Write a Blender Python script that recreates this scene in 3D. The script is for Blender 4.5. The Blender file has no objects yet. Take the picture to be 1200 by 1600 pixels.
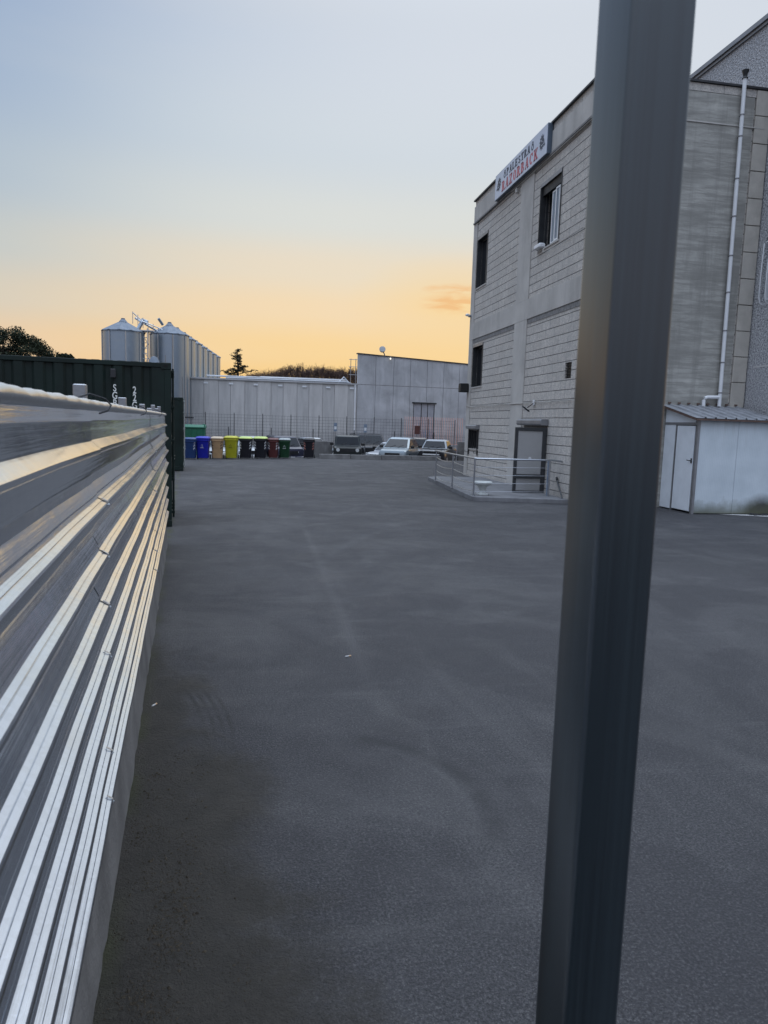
import bpy, math, random
from mathutils import Matrix, Vector
R = math.radians
rnd = random.Random(7)
sc = bpy.context.scene
COL = sc.collection

# ------------------------------------------------------------------ camera
cd = bpy.data.cameras.new('camera'); cam = bpy.data.objects.new('camera', cd); COL.objects.link(cam); sc.camera = cam
cd.sensor_fit = 'VERTICAL'; cd.sensor_height = 36; cd.lens = 36*1110/1600
cd.clip_start = 0.05; cd.clip_end = 3000
cd.dof.use_dof = True; cd.dof.focus_distance = 14; cd.dof.aperture_fstop = 9
yaw, pitch, roll = R(10.05), R(-7.1), R(1.75)
fw = Vector((math.sin(yaw)*math.cos(pitch), math.cos(yaw)*math.cos(pitch), math.sin(pitch)))
r0 = Vector((math.cos(yaw), -math.sin(yaw), 0)); u0 = r0.cross(fw)
cr = math.cos(roll)*r0 + math.sin(roll)*u0; cu = -math.sin(roll)*r0 + math.cos(roll)*u0
cam.matrix_world = Matrix(((cr.x, cu.x, -fw.x, 0), (cr.y, cu.y, -fw.y, 0), (cr.z, cu.z, -fw.z, 1.95), (0, 0, 0, 1)))

def lin(r, g, b):
    f = lambda c: ((c/255+.055)/1.055)**2.4 if c > 10 else c/255/12.92
    return (f(r), f(g), f(b), 1)

# ------------------------------------------------------------------ sky (dusk)
SUN_AZ = 12.0
w = bpy.data.worlds.new('World'); sc.world = w; w.use_nodes = True
N, L = w.node_tree.nodes, w.node_tree.links
bgn = N['Background']
def wn(t, **k):
    n = N.new(t)
    for a, v in k.items(): setattr(n, a, v)
    return n
def wmath(op, a, b=None, c=None, clamp=False):
    n = N.new('ShaderNodeMath'); n.operation = op; n.use_clamp = clamp
    for i, x in enumerate((a, b, c)):
        if x is None: continue
        if isinstance(x, (int, float)): n.inputs[i].default_value = x
        else: L.new(x, n.inputs[i])
    return n.outputs[0]
def wramp(fac, stops, interp='EASE'):
    n = N.new('ShaderNodeValToRGB'); n.color_ramp.interpolation = interp
    e = n.color_ramp.elements
    while len(e) < len(stops): e.new(.5)
    for q, (p, c) in zip(e, stops): q.position = p; q.color = c
    L.new(fac, n.inputs[0]); return n.outputs[0]
def wmix(fac, a, b, mode='MIX'):
    n = N.new('ShaderNodeMix'); n.data_type = 'RGBA'; n.blend_type = mode
    if isinstance(fac, (int, float)): n.inputs[0].default_value = fac
    else: L.new(fac, n.inputs[0])
    for i, x in ((6, a), (7, b)):
        if isinstance(x, tuple): n.inputs[i].default_value = x
        else: L.new(x, n.inputs[i])
    return n.outputs[2]
tc = wn('ShaderNodeTexCoord'); sep = wn('ShaderNodeSeparateXYZ'); L.new(tc.outputs['Generated'], sep.inputs[0])
X, Y, Z = sep.outputs
el = wmath('MULTIPLY', wmath('ARCSINE', Z), 180/math.pi)                     # elevation in degrees
t = wmath('DIVIDE', wmath('MAXIMUM', el, 0), 90)
# toward the sunset / away from it
d = lambda a: a/90
warm = wramp(t, [(0, lin(252,192,108)), (d(2.5), lin(255,206,120)), (d(5.5), lin(254,217,155)), (d(8.5), lin(249,222,182)),
                 (d(11.5), lin(238,224,200)), (d(15), lin(222,225,220)), (d(20), lin(205,216,224)), (d(27), lin(190,204,222)), (d(40), lin(180,196,218)), (1, lin(176,188,206))])
cool = wramp(t, [(0, lin(240,188,138)), (d(2.5), lin(243,200,152)), (d(5), lin(238,207,170)), (d(8), lin(218,209,192)),
                 (d(11.5), lin(199,205,204)), (d(16), lin(180,195,209)), (d(22), lin(165,184,209)), (d(30), lin(152,174,206)), (d(45), lin(164,182,208)), (1, lin(176,188,206))])
anti = wramp(t, [(0, lin(120,132,152)), (d(4), lin(140,148,166)), (d(10), lin(168,166,176)), (d(18), lin(164,172,190)), (d(30), lin(158,172,194)), (1, lin(176,188,206))])
sx, sy = math.sin(R(SUN_AZ+3)), math.cos(R(SUN_AZ+3))
hor = wmath('SQRT', wmath('ADD', wmath('ADD', wmath('MULTIPLY', X, X), wmath('MULTIPLY', Y, Y)), 1e-6))
ca = wmath('DIVIDE', wmath('ADD', wmath('MULTIPLY', X, sx), wmath('MULTIPLY', Y, sy)), hor)
azf = wn('ShaderNodeMapRange', interpolation_type='SMOOTHSTEP'); L.new(ca, azf.inputs[0])
azf.inputs[1].default_value = math.cos(R(37)); azf.inputs[2].default_value = 1.0
# the pale side of the sky lies to the right of the sunset higher up
rs, rc = math.sin(R(34)), math.cos(R(34))
cb = wmath('DIVIDE', wmath('ADD', wmath('MULTIPLY', X, rs), wmath('MULTIPLY', Y, rc)), hor)
azr = wn('ShaderNodeMapRange', interpolation_type='SMOOTHSTEP'); L.new(cb, azr.inputs[0])
azr.inputs[1].default_value = math.cos(R(50)); azr.inputs[2].default_value = 1.0
up = wn('ShaderNodeMapRange', interpolation_type='SMOOTHSTEP'); L.new(el, up.inputs[0]); up.inputs[1].default_value = 12; up.inputs[2].default_value = 26
paleF = wmath('MULTIPLY', wmath('MULTIPLY', azr.outputs[0], up.outputs[0]), .75)
bk_ = wn('ShaderNodeMapRange', interpolation_type='SMOOTHSTEP'); L.new(ca, bk_.inputs[0]); bk_.inputs[1].default_value = .35; bk_.inputs[2].default_value = -.35
base = wmix(azf.outputs[0], wmix(bk_.outputs[0], cool, anti), warm)
base = wmix(paleF, base, lin(226,231,238))
# thin orange cloud streaks low beside the block building
mp = wn('ShaderNodeMapping'); mp.inputs['Scale'].default_value = (14, 14, 62); L.new(tc.outputs['Generated'], mp.inputs[0])
nz = wn('ShaderNodeTexNoise'); nz.inputs['Scale'].default_value = 1.6; nz.inputs['Detail'].default_value = 5; nz.inputs['Distortion'].default_value = .6
L.new(mp.outputs[0], nz.inputs[0])
def dirmask(az, e, ra, re):
    """soft ellipse round a direction of the sky"""
    a = wmath('SUBTRACT', wmath('MULTIPLY', wmath('ARCTAN2', X, Y), 180/math.pi), az)
    b = wmath('SUBTRACT', el, e)
    q = wmath('ADD', wmath('POWER', wmath('DIVIDE', a, ra), 2), wmath('POWER', wmath('DIVIDE', b, re), 2))
    return wmath('SUBTRACT', 1, wmath('SQRT', q), clamp=True)
cm = wmath('MAXIMUM', wmath('MULTIPLY', dirmask(14.9, 9.35, 2.9, .85), 1.25), wmath('MULTIPLY', dirmask(15.3, 10.4, 3.0, .5), 1.25))
cl = wmath('MULTIPLY', cm, wmath('MULTIPLY', wmath('SUBTRACT', nz.outputs[0], .38, clamp=True), 6.0), clamp=True)
base = wmix(wmath('MULTIPLY', dirmask(15.5, 9.2, 9, 4), .75), base, lin(255,218,150))
base = wmix(wmath('MULTIPLY', cl, .7), base, lin(244,184,120))
st1 = wn('ShaderNodeTexNoise'); st1.inputs['Scale'].default_value = 1.2; st1.inputs['Detail'].default_value = 4; mp2 = wn('ShaderNodeMapping'); mp2.inputs['Scale'].default_value = (1.2, 1.2, 7); mp2.inputs['Rotation'].default_value = (0, R(14), 0); L.new(tc.outputs['Generated'], mp2.inputs[0]); L.new(mp2.outputs[0], st1.inputs[0])
base = wmix(wmath('MULTIPLY', wmath('SUBTRACT', st1.outputs[0], .5, clamp=True), .55), base, lin(236,226,214))
# the real Nishita sky of a sun on the horizon under it
sky = wn('ShaderNodeTexSky', sky_type='NISHITA', sun_disc=False)
sky.sun_elevation = R(1.0); sky.sun_rotation = R(SUN_AZ); sky.dust_density = 2; sky.ozone_density = 2
ns = wn('ShaderNodeVectorMath', operation='SCALE'); L.new(sky.outputs[0], ns.inputs[0]); ns.inputs['Scale'].default_value = .12
nm = wn('ShaderNodeVectorMath', operation='MINIMUM'); L.new(ns.outputs[0], nm.inputs[0]); nm.inputs[1].default_value = (.35, .3, .25)
# extra brightness added overhead and behind the camera to light walls and ground
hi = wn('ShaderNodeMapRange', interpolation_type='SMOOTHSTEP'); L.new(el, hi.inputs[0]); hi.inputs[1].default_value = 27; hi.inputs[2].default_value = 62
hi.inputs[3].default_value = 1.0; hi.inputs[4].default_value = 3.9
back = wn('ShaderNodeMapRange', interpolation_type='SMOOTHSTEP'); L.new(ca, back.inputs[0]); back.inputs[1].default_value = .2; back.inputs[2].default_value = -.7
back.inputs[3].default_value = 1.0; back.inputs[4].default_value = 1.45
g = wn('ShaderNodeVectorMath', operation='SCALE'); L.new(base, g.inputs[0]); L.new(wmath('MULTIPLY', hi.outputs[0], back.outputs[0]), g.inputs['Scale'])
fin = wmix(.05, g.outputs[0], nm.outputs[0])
below = wmath('LESS_THAN', Z, -.002)
fin = wmix(below, fin, lin(90,84,80))
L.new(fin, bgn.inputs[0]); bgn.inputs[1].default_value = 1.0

# the sun has just touched the horizon behind the far sheds
sd = bpy.data.lights.new('sun', 'SUN'); so = bpy.data.objects.new('sun', sd); COL.objects.link(so)
sd.energy = .5; sd.angle = R(1.5); sd.color = (1, .62, .32)
sv = Vector((math.sin(R(SUN_AZ))*math.cos(R(1.5)), math.cos(R(SUN_AZ))*math.cos(R(1.5)), math.sin(R(1.5))))
so.rotation_euler = sv.to_track_quat('Z', 'Y').to_euler()

sc.view_settings.view_transform = 'Standard'; sc.view_settings.look = 'None'
sc.view_settings.exposure = 0.0; sc.view_settings.gamma = 1; sc.view_settings.use_curve_mapping = False
sc.cycles.max_bounces = 8

# ------------------------------------------------------------------ materials
class NT:
    def __init__(s, name):
        s.m = bpy.data.materials.new(name); s.m.use_nodes = True
        s.n, s.l = s.m.node_tree.nodes, s.m.node_tree.links
        s.b = s.n['Principled BSDF']; s.tc = None
    def co(s, kind='Object'):
        if s.tc is None: s.tc = s.n.new('ShaderNodeTexCoord')
        return s.tc.outputs[kind]
    def map(s, scale=(1, 1, 1), rot=(0, 0, 0), loc=(0, 0, 0), src=None):
        q = s.n.new('ShaderNodeMapping'); q.inputs['Scale'].default_value = scale; q.inputs['Rotation'].default_value = rot
        q.inputs['Location'].default_value = loc; s.l.new(src or s.co(), q.inputs[0]); return q.outputs[0]
    def noise(s, scale, detail=4, vec=None, rough=.55, dist=0):
        q = s.n.new('ShaderNodeTexNoise'); q.inputs['Scale'].default_value = scale; q.inputs['Detail'].default_value = detail
        q.inputs['Roughness'].default_value = rough; q.inputs['Distortion'].default_value = dist
        s.l.new(vec or s.co(), q.inputs['Vector']); return q.outputs[0]
    def voro(s, scale, vec=None, out=0, feature='F1'):
        q = s.n.new('ShaderNodeTexVoronoi'); q.inputs['Scale'].default_value = scale; q.feature = feature
        s.l.new(vec or s.co(), q.inputs['Vector']); return q.outputs[out]
    def math(s, op, a, b=None, c=None, clamp=False):
        q = s.n.new('ShaderNodeMath'); q.operation = op; q.use_clamp = clamp
        for i, x in enumerate((a, b, c)):
            if x is None: continue
            if isinstance(x, (int, float)): q.inputs[i].default_value = x
            else: s.l.new(x, q.inputs[i])
        return q.outputs[0]
    def ramp(s, fac, stops):
        q = s.n.new('ShaderNodeValToRGB'); e = q.color_ramp.elements
        while len(e) < len(stops): e.new(.5)
        for z, (p, c) in zip(e, stops):
            z.position = p; z.color = (c, c, c, 1) if isinstance(c, (int, float)) else (c if len(c) == 4 else (*c, 1))
        s.l.new(fac, q.inputs[0]); return q.outputs[0]
    def mix(s, fac, a, b, mode='MIX'):
        q = s.n.new('ShaderNodeMix'); q.data_type = 'RGBA'; q.blend_type = mode
        if isinstance(fac, (int, float)): q.inputs[0].default_value = fac
        else: s.l.new(fac, q.inputs[0])
        for i, x in ((6, a), (7, b)):
            if isinstance(x, tuple): q.inputs[i].default_value = x if len(x) == 4 else (*x, 1)
            else: s.l.new(x, q.inputs[i])
        return q.outputs[2]
    def sepxyz(s, src=None):
        q = s.n.new('ShaderNodeSeparateXYZ'); s.l.new(src or s.co(), q.inputs[0]); return q.outputs
    def comb(s, x, y, z):
        q = s.n.new('ShaderNodeCombineXYZ')
        for i, v in enumerate((x, y, z)):
            if isinstance(v, (int, float)): q.inputs[i].default_value = v
            else: s.l.new(v, q.inputs[i])
        return q.outputs[0]
    def set(s, **k):
        for a, v in k.items():
            i = s.b.inputs[{'color': 'Base Color', 'rough': 'Roughness', 'metal': 'Metallic', 'spec': 'Specular IOR Level', 'coat': 'Coat Weight', 'coatr': 'Coat Roughness', 'ior': 'IOR', 'emit': 'Emission Color', 'estr': 'Emission Strength'}[a]]
            if isinstance(v, (int, float)): i.default_value = v
            elif isinstance(v, tuple): i.default_value = v if len(v) == 4 else (*v, 1)
            else: s.l.new(v, i)
        return s
    def bump(s, h, strength=.3, dist=.01):
        q = s.n.new('ShaderNodeBump'); q.inputs['Strength'].default_value = strength; q.inputs['Distance'].default_value = dist
        s.l.new(h, q.inputs['Height']); s.l.new(q.outputs[0], s.b.inputs['Normal']); return s

def simple(name, col, rough=.6, metal=0, var=.15, scale=3, bump=0, bscale=40, spec=.5, coat=0):
    m = NT(name); n = m.noise(scale, 5)
    c = m.mix(m.ramp(n, [(.3, 0.0), (.7, 1.0)]), tuple(x*(1-var) for x in col), tuple(min(1, x*(1+var)) for x in col))
    m.set(color=c, rough=m.ramp(m.noise(scale*2.3, 4), [(.3, max(.02, rough-.08)), (.7, min(1, rough+.08))]), metal=metal, spec=spec, coat=coat)
    if bump: m.bump(m.noise(bscale, 4), bump, .005)
    return m.m

def mat_asphalt():
    m = NT('asphalt'); x, y, z = m.sepxyz()
    big = m.noise(.35, 5, dist=.4); med = m.noise(1.7, 5, dist=.8); fine = m.noise(170, 2, rough=.7); gr = m.voro(230, out=1)
    grs = m.n.new('ShaderNodeSeparateColor'); m.l.new(gr, grs.inputs[0])
    c = m.mix(m.ramp(big, [(.35, 0.0), (.65, 1.0)]), (.043, .042, .046), (.064, .062, .068))
    c = m.mix(m.math('MULTIPLY', m.ramp(med, [(.42, 0.0), (.72, 1.0)]), .5), c, (.092, .090, .092))
    # pale dusty drags stretched along the yard
    st = m.noise(1.0, 6, m.map((2.4, .32, 1), rot=(0, 0, R(14))), rough=.65, dist=.5)
    c = m.mix(m.math('MULTIPLY', m.ramp(st, [(.52, 0.0), (.72, 1.0)]), .38), c, (.155, .15, .150))
    # stones in the mix
    c = m.mix(m.math('MULTIPLY', m.ramp(grs.outputs[0], [(.80, 0.0), (1.0, 1.0)]), .42), c, (.27, .26, .25))
    g2 = m.noise(75, 3, rough=.8); g3 = m.noise(26, 3, rough=.7)
    c = m.mix(m.ramp(fine, [(.38, .55), (.58, 0.0)]), c, (.018, .018, .020))
    c = m.mix(m.ramp(g2, [(.38, .78), (.51, 0.0)]), c, (.020, .020, .022))
    pb_ = m.ramp(m.noise(.55, 4, m.map(loc=(9, 3, 0)), dist=1.2), [(.44, 0.0), (.50, 1.0)]); c = m.mix(m.math('MULTIPLY', pb_, .50), c, (.030, .029, .033)); pw_ = m.ramp(m.noise(.42, 5, m.map(loc=(2, 13, 0)), dist=1.0), [(.50, 0.0), (.62, 1.0)]); c = m.mix(m.math('MULTIPLY', pw_, .35), c, (.105, .102, .102))
    c = m.mix(m.ramp(g2, [(.53, 0.0), (.68, .65)]), c, (.15, .147, .146))
    c = m.mix(m.ramp(g3, [(.40, .22), (.55, 0.0)]), c, (.03, .03, .032))
    # worn light patches where the binder has gone
    wp_ = m.ramp(m.noise(1.1, 3, m.map(loc=(4.2, 1.7, 0)), dist=.6), [(.60, 0.0), (.74, 1.0)])
    c = m.mix(m.math('MULTIPLY', wp_, m.ramp(g2, [(.45, .10), (.6, .60)])), c, (.13, .127, .125))
    # a darker relaid strip with a hard edge, scuffs across the yard, one straight lighter wheel lane
    sc_ = m.noise(1.0, 6, m.map((.5, 3.2, 1)), rough=.7, dist=.4)
    c = m.mix(m.math('MULTIPLY', m.ramp(sc_, [(.56, 0.0), (.74, 1.0)]), .30), c, (.135, .132, .13))
    ln_ = m.math('SUBTRACT', 1, m.math('DIVIDE', m.math('ABSOLUTE', m.math('SUBTRACT', x, m.math('ADD', .80, m.math('MULTIPLY', m.noise(.8, 2), .06)))), .085), clamp=True)
    ly = m.math('MULTIPLY', m.math('SUBTRACT', 4.5, m.math('ABSOLUTE', m.math('SUBTRACT', y, 9.3))), .8, clamp=True)
    c = m.mix(m.math('MULTIPLY', m.math('MULTIPLY', ln_, ly), .16), c, (.14, .136, .135))
    # damp silt and moss drift along the fence foot: its own irregular patch
    u = m.math('ADD', m.math('ADD', x, .31), m.math('MULTIPLY', y, .0965))      # distance from the fence foot
    edge = m.math('ADD', u, m.math('MULTIPLY', m.math('SUBTRACT', m.math('ADD', m.noise(1.5, 6, dist=.6), m.math('MULTIPLY', m.math('SUBTRACT', m.noise(16, 6, rough=.75), .5), .35)), .5), 1.3))
    mud = m.math('SUBTRACT', 1, m.math('DIVIDE', m.math('SUBTRACT', edge, m.math('ADD', .14, m.math('MULTIPLY', m.math('SUBTRACT', 5.0, y, clamp=False), .16))), .30), clamp=True)
    yf = m.math('SUBTRACT', 1, m.math('DIVIDE', m.math('SUBTRACT', y, 5.0), 6.0), clamp=True)
    mud = m.math('MULTIPLY', m.math('MULTIPLY', mud, yf), .85)
    mudc = m.mix(m.noise(6, 5), (.022, .020, .016), (.070, .062, .050))
    c = m.mix(mud, c, mudc)
    thin = m.math('MULTIPLY', m.math('SUBTRACT', 1, m.math('DIVIDE', m.math('ABSOLUTE', u), .09), clamp=True), m.ramp(m.noise(2.2, 4), [(.42, 0.0), (.6, .8)]))
    c = m.mix(thin, c, (.050, .055, .020))
    # tyre marks: arcs of turning wheels
    def arc(cx, cy, r, wd, a, ang0, ang1, dark=(.030, .030, .032)):
        nonlocal c
        dx = m.math('SUBTRACT', x, cx); dy = m.math('SUBTRACT', y, cy)
        rr = m.math('SQRT', m.math('ADD', m.math('MULTIPLY', dx, dx), m.math('MULTIPLY', dy, dy)))
        k = m.math('SUBTRACT', 1, m.math('DIVIDE', m.math('ABSOLUTE', m.math('SUBTRACT', rr, r)), wd), clamp=True)
        th = m.math('ARCTAN2', dy, dx)
        mid, half = (R(ang0)+R(ang1))/2, abs(R(ang1)-R(ang0))/2
        ka = m.math('MULTIPLY', m.math('SUBTRACT', half, m.math('ABSOLUTE', m.math('SUBTRACT', th, mid))), 6, clamp=True)
        br = m.ramp(m.noise(5, 5), [(.35, .25), (.6, 1.0)])
        c = m.mix(m.math('MULTIPLY', m.math('MULTIPLY', m.math('MULTIPLY', k, ka), br), a), c, dark)
    arc(.30, 3.35, .88, .09, .85, -30, 75); arc(.30, 3.35, .79, .03, .3, -20, 60, (.11, .11, .11)); arc(.15, 3.2, 1.25, .05, .35, -10, 70)
    [arc(-3.2, 4.0, 2.90+.055*k_, .022, .75, 2, 27, (.016, .015, .013)) for k_ in range(4)]; arc(-3.4, 4.0, 2.96, .13, .3, -8, 32); arc(9.5, 7.5, 8.9, .16, .18, 140, 205, (.12, .12, .12))
    arc(6, 14, 5.4, .12, .3, 100, 240); arc(2, 22, 7, .15, .28, -110, 60); arc(1, 24, 9, .14, .12, -80, 40, (.13, .125, .12)); arc(5.2, 9.0, 1.9, .05, .3, 0, 150)
    m.set(color=c, rough=m.ramp(med, [(.3, .62), (.7, .82)]), spec=.42)
    hb = m.math('ADD', m.math('ADD', m.math('MULTIPLY', fine, .8), m.math('MULTIPLY', g2, .6)), m.math('MULTIPLY', m.math('SUBTRACT', 1, m.voro(120, out=0)), .6))
    m.bump(m.math('ADD', hb, m.math('MULTIPLY', m.math('MULTIPLY', mud, m.noise(34, 6, rough=.75, dist=.4)), 3.5)), .9, .012)
    return m.m

def mat_block():
    """split-face concrete block, courses of .25 m; the object's Y/X run along the wall"""
    m = NT('split_face_block'); x, y, z = m.sepxyz()
    v = m.comb(m.math('ADD', x, y), z, 0)
    bk = m.n.new('ShaderNodeTexBrick'); m.l.new(v, bk.inputs['Vector'])
    bk.inputs['Scale'].default_value = 1; bk.inputs['Brick Width'].default_value = .62; bk.inputs['Row Height'].default_value = .25
    bk.inputs['Mortar Size'].default_value = .006; bk.inputs['Mortar Smooth'].default_value = .1; bk.inputs['Bias'].default_value = 0
    bk.inputs['Color1'].default_value = (.64, .59, .53, 1); bk.inputs['Color2'].default_value = (.73, .68, .615, 1); bk.inputs['Mortar'].default_value = (.55, .53, .50, 1)
    n1 = m.noise(24, 6, rough=.75); n2 = m.noise(.8, 5); n3 = m.noise(7, 5, rough=.7)
    c = m.mix(m.ramp(n1, [(.36, .75), (.58, 0.0)]), bk.outputs[0], (.24, .235, .23))
    c = m.mix(m.ramp(n3, [(.40, .35), (.58, 0.0)]), c, (.30, .29, .28))
    c = m.mix(m.math('MULTIPLY', m.ramp(n2, [(.4, 0.0), (.7, 1.0)]), .3), c, (.42, .41, .39))
    sk = m.noise(1, 6, m.map((3, 3, .35)), rough=.6)
    c = m.mix(m.math('MULTIPLY', m.ramp(sk, [(.55, 0.0), (.75, 1.0)]), .35), c, (.30, .29, .28))
    # bed joints read dark, the head joints come and go
    fz = m.math('FRACT', m.math('ADD', m.math('DIVIDE', m.math('ADD', z, m.math('MULTIPLY', m.noise(2.2, 3), .010)), .25), .5))
    hj = m.math('SUBTRACT', 1, m.math('DIVIDE', m.math('ABSOLUTE', m.math('SUBTRACT', fz, .5)), .05), clamp=True)
    hjm = m.math('MULTIPLY', m.math('MULTIPLY', hj, 2.2, clamp=True), m.ramp(m.noise(3, 3), [(.30, .35), (.55, 1.0)]))
    c = m.mix(m.math('MULTIPLY', hjm, .60), c, (.15, .14, .13))
    vj = m.math('MULTIPLY', bk.outputs['Fac'], m.ramp(m.noise(1.7, 2), [(.36, .0), (.55, .9)]))
    c = m.mix(vj, c, (.17, .16, .15))
    m.set(color=c, rough=.92, spec=.2)
    h = m.math('ADD', m.math('MULTIPLY', n1, .9), m.math('ADD', m.math('MULTIPLY', hj, -1.6), m.math('MULTIPLY', bk.outputs['Fac'], -.5)))
    m.bump(h, 1.0, .025)
    return m.m

def mat_concrete(name, col=(.42, .42, .42), board=False, var=.18, stain=.4, scale=1.0):
    m = NT(name)
    n1 = m.noise(.9*scale, 6, dist=.5); n2 = m.noise(9*scale, 5); pit = m.noise(60, 3)
    a = tuple(q*(1-var) for q in col); b = tuple(min(1, q*(1+var)) for q in col)
    c = m.mix(m.ramp(n1, [(.3, 0.0), (.7, 1.0)]), a, b)
    sk = m.noise(1.3, 6, m.map((2.2, 2.2, .22)), rough=.65, dist=.3)
    c = m.mix(m.math('MULTIPLY', m.ramp(sk, [(.5, 0.0), (.72, 1.0)]), stain), c, tuple(q*.55 for q in col))
    c = m.mix(m.math('MULTIPLY', m.ramp(n2, [(.55, 0.0), (.8, 1.0)]), .25), c, tuple(min(1, q*1.35) for q in col))
    h = m.math('ADD', n2, m.math('MULTIPLY', pit, .5))
    if board:
        bd = m.noise(1, 6, m.map((.9, .9, 9)), rough=.7, dist=.2); bd2 = m.noise(1, 5, m.map((.35, .35, 2.1)), rough=.6)
        c = m.mix(m.math('MULTIPLY', m.ramp(bd, [(.42, 0.0), (.58, 1.0)]), .60), c, tuple(q*.50 for q in col))
        c = m.mix(m.math('MULTIPLY', m.ramp(bd2, [(.46, 0.0), (.60, 1.0)]), .65), c, tuple(q*.58 for q in col))
        x, y, z = m.sepxyz()
        ln = m.math('FRACT', m.math('MULTIPLY', m.math('ADD', z, m.math('MULTIPLY', m.noise(1.5, 3), .03)), 1.55))
        lm = m.ramp(ln, [(0.0, 1.0), (.03, 0.0)]); c = m.mix(m.math('MULTIPLY', lm, m.ramp(m.noise(2.6, 3), [(.45, 0.0), (.6, .7)])), c, tuple(q*.4 for q in col))
        h = m.math('ADD', h, m.math('MULTIPLY', bd, 1.2))
    m.set(color=c, rough=.85, spec=.3).bump(h, .45, .012)
    return m.m

def mat_roughcast():
    m = NT('roughcast'); n = m.noise(24, 4, rough=.75); n2 = m.noise(.5, 5); v = m.voro(22, out=0)
    c = m.mix(m.ramp(n, [(.38, 0.0), (.60, 1.0)]), (.15, .155, .165), (.66, .66, .67))
    c = m.mix(m.math('MULTIPLY', m.ramp(n2, [(.4, 0.0), (.7, 1.0)]), .3), c, (.34, .34, .36))
    m.set(color=c, rough=.95, spec=.2).bump(m.math('ADD', n, m.math('MULTIPLY', v, -.6)), 1.0, .03)
    return m.m

def mat_zinc(name='galvanised_steel', rough=.17, col=(.80, .84, .90), streak=True):
    m = NT(name)
    sp = m.voro(60, m.map((1, 1, 1)), 1); ss = m.n.new('ShaderNodeSeparateColor'); m.l.new(sp, ss.inputs[0])
    brush = m.noise(1, 5, m.map((60, .7, 60)), rough=.6)
    blot = m.noise(2.2, 6, dist=.8)
    c = m.mix(m.ramp(ss.outputs[0], [(0.0, 0.0), (1.0, .22)]), col, tuple(q*.72 for q in col))
    c = m.mix(m.math('MULTIPLY', m.ramp(blot, [(.5, 0.0), (.75, 1.0)]), .22), c, (.50, .48, .44))
    ro = m.math('ADD', m.math('MULTIPLY', brush, .10 if streak else .05), m.math('ADD', m.math('MULTIPLY', blot, .16), rough-.16))
    m.set(color=c, metal=1.0, rough=ro)
    m.bump(m.math('ADD', m.math('MULTIPLY', brush, .5), m.math('MULTIPLY', m.noise(3.5, 3), 1.6)), .10, .02)
    return m.m

def mat_leaf(name, a, b):
    m = NT(name); n = m.noise(1.2, 4)
    m.set(color=m.mix(m.ramp(n, [(.35, 0.0), (.65, 1.0)]), a, b), rough=.75, spec=.25); return m.m

M = {}
M['asphalt'] = mat_asphalt()
M['block'] = mat_block()
M['frame_conc'] = mat_concrete('smooth_concrete', (.46, .44, .41), var=.15)
M['board_conc'] = mat_concrete('board_marked_concrete', (.41, .40, .365), board=True, stain=.8)
M['tall_conc'] = mat_concrete('precast_concrete', (.43, .43, .44), var=.22, stain=.5, scale=.8)
M['kerb_conc'] = mat_concrete('rough_kerb_concrete', (.17, .165, .16), var=.25, stain=.6, scale=3)
M['pale_conc'] = mat_concrete('pale_concrete', (.52, .51, .50), var=.15, stain=.3, scale=2)
M['roughcast'] = mat_roughcast()
M['zinc'] = mat_zinc(); M['zinc_dull'] = mat_zinc('dull_galvanised_steel', .42, (.62, .64, .66), False)
M['silo_cone'] = simple('silo_cone_sheet', (.16, .19, .23), .6, metal=.2, var=.15); M['zinc_dark'] = mat_zinc('tarnished_steel', .45, (.35, .36, .38), False); M['silo'] = mat_zinc('silo_steel', .46, (.36, .42, .48), False)
M['inox'] = mat_zinc('brushed_stainless', .38, (.42, .44, .47), False)
M['green'] = simple('container_green_paint', (.004, .013, .010), .5, var=.35, scale=2, spec=.35)
M['letter'] = simple('white_stencil_paint', (.70, .70, .66), .6, var=.1)
M['rubber'] = simple('black_rubber', (.018, .018, .018), .8)
M['black'] = simple('black_metal', (.012, .012, .013), .55)
M['dark_frame'] = simple('dark_aluminium', (.055, .058, .062), .4, metal=.4)
M['grey_frame'] = simple('grey_aluminium', (.26, .26, .27), .45, metal=.5)
M['white_frame'] = simple('white_plastic', (.72, .73, .74), .4, var=.06)
M['white_paint'] = simple('white_sheet', (.70, .74, .78), .5, var=.06)
M['dark_glass'] = simple('dark_glass', (.012, .014, .017), .06, spec=.7)
M['void'] = simple('unlit_interior', (.006, .006, .006), .9)
M['coping'] = simple('dark_coping', (.045, .045, .048), .5, metal=.5)
M['bark'] = simple('bark', (.045, .032, .024), .95, bump=.6, bscale=12)
M['soil'] = simple('leaf_soil', (.050, .040, .027), .95, var=.4, scale=30)

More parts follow.
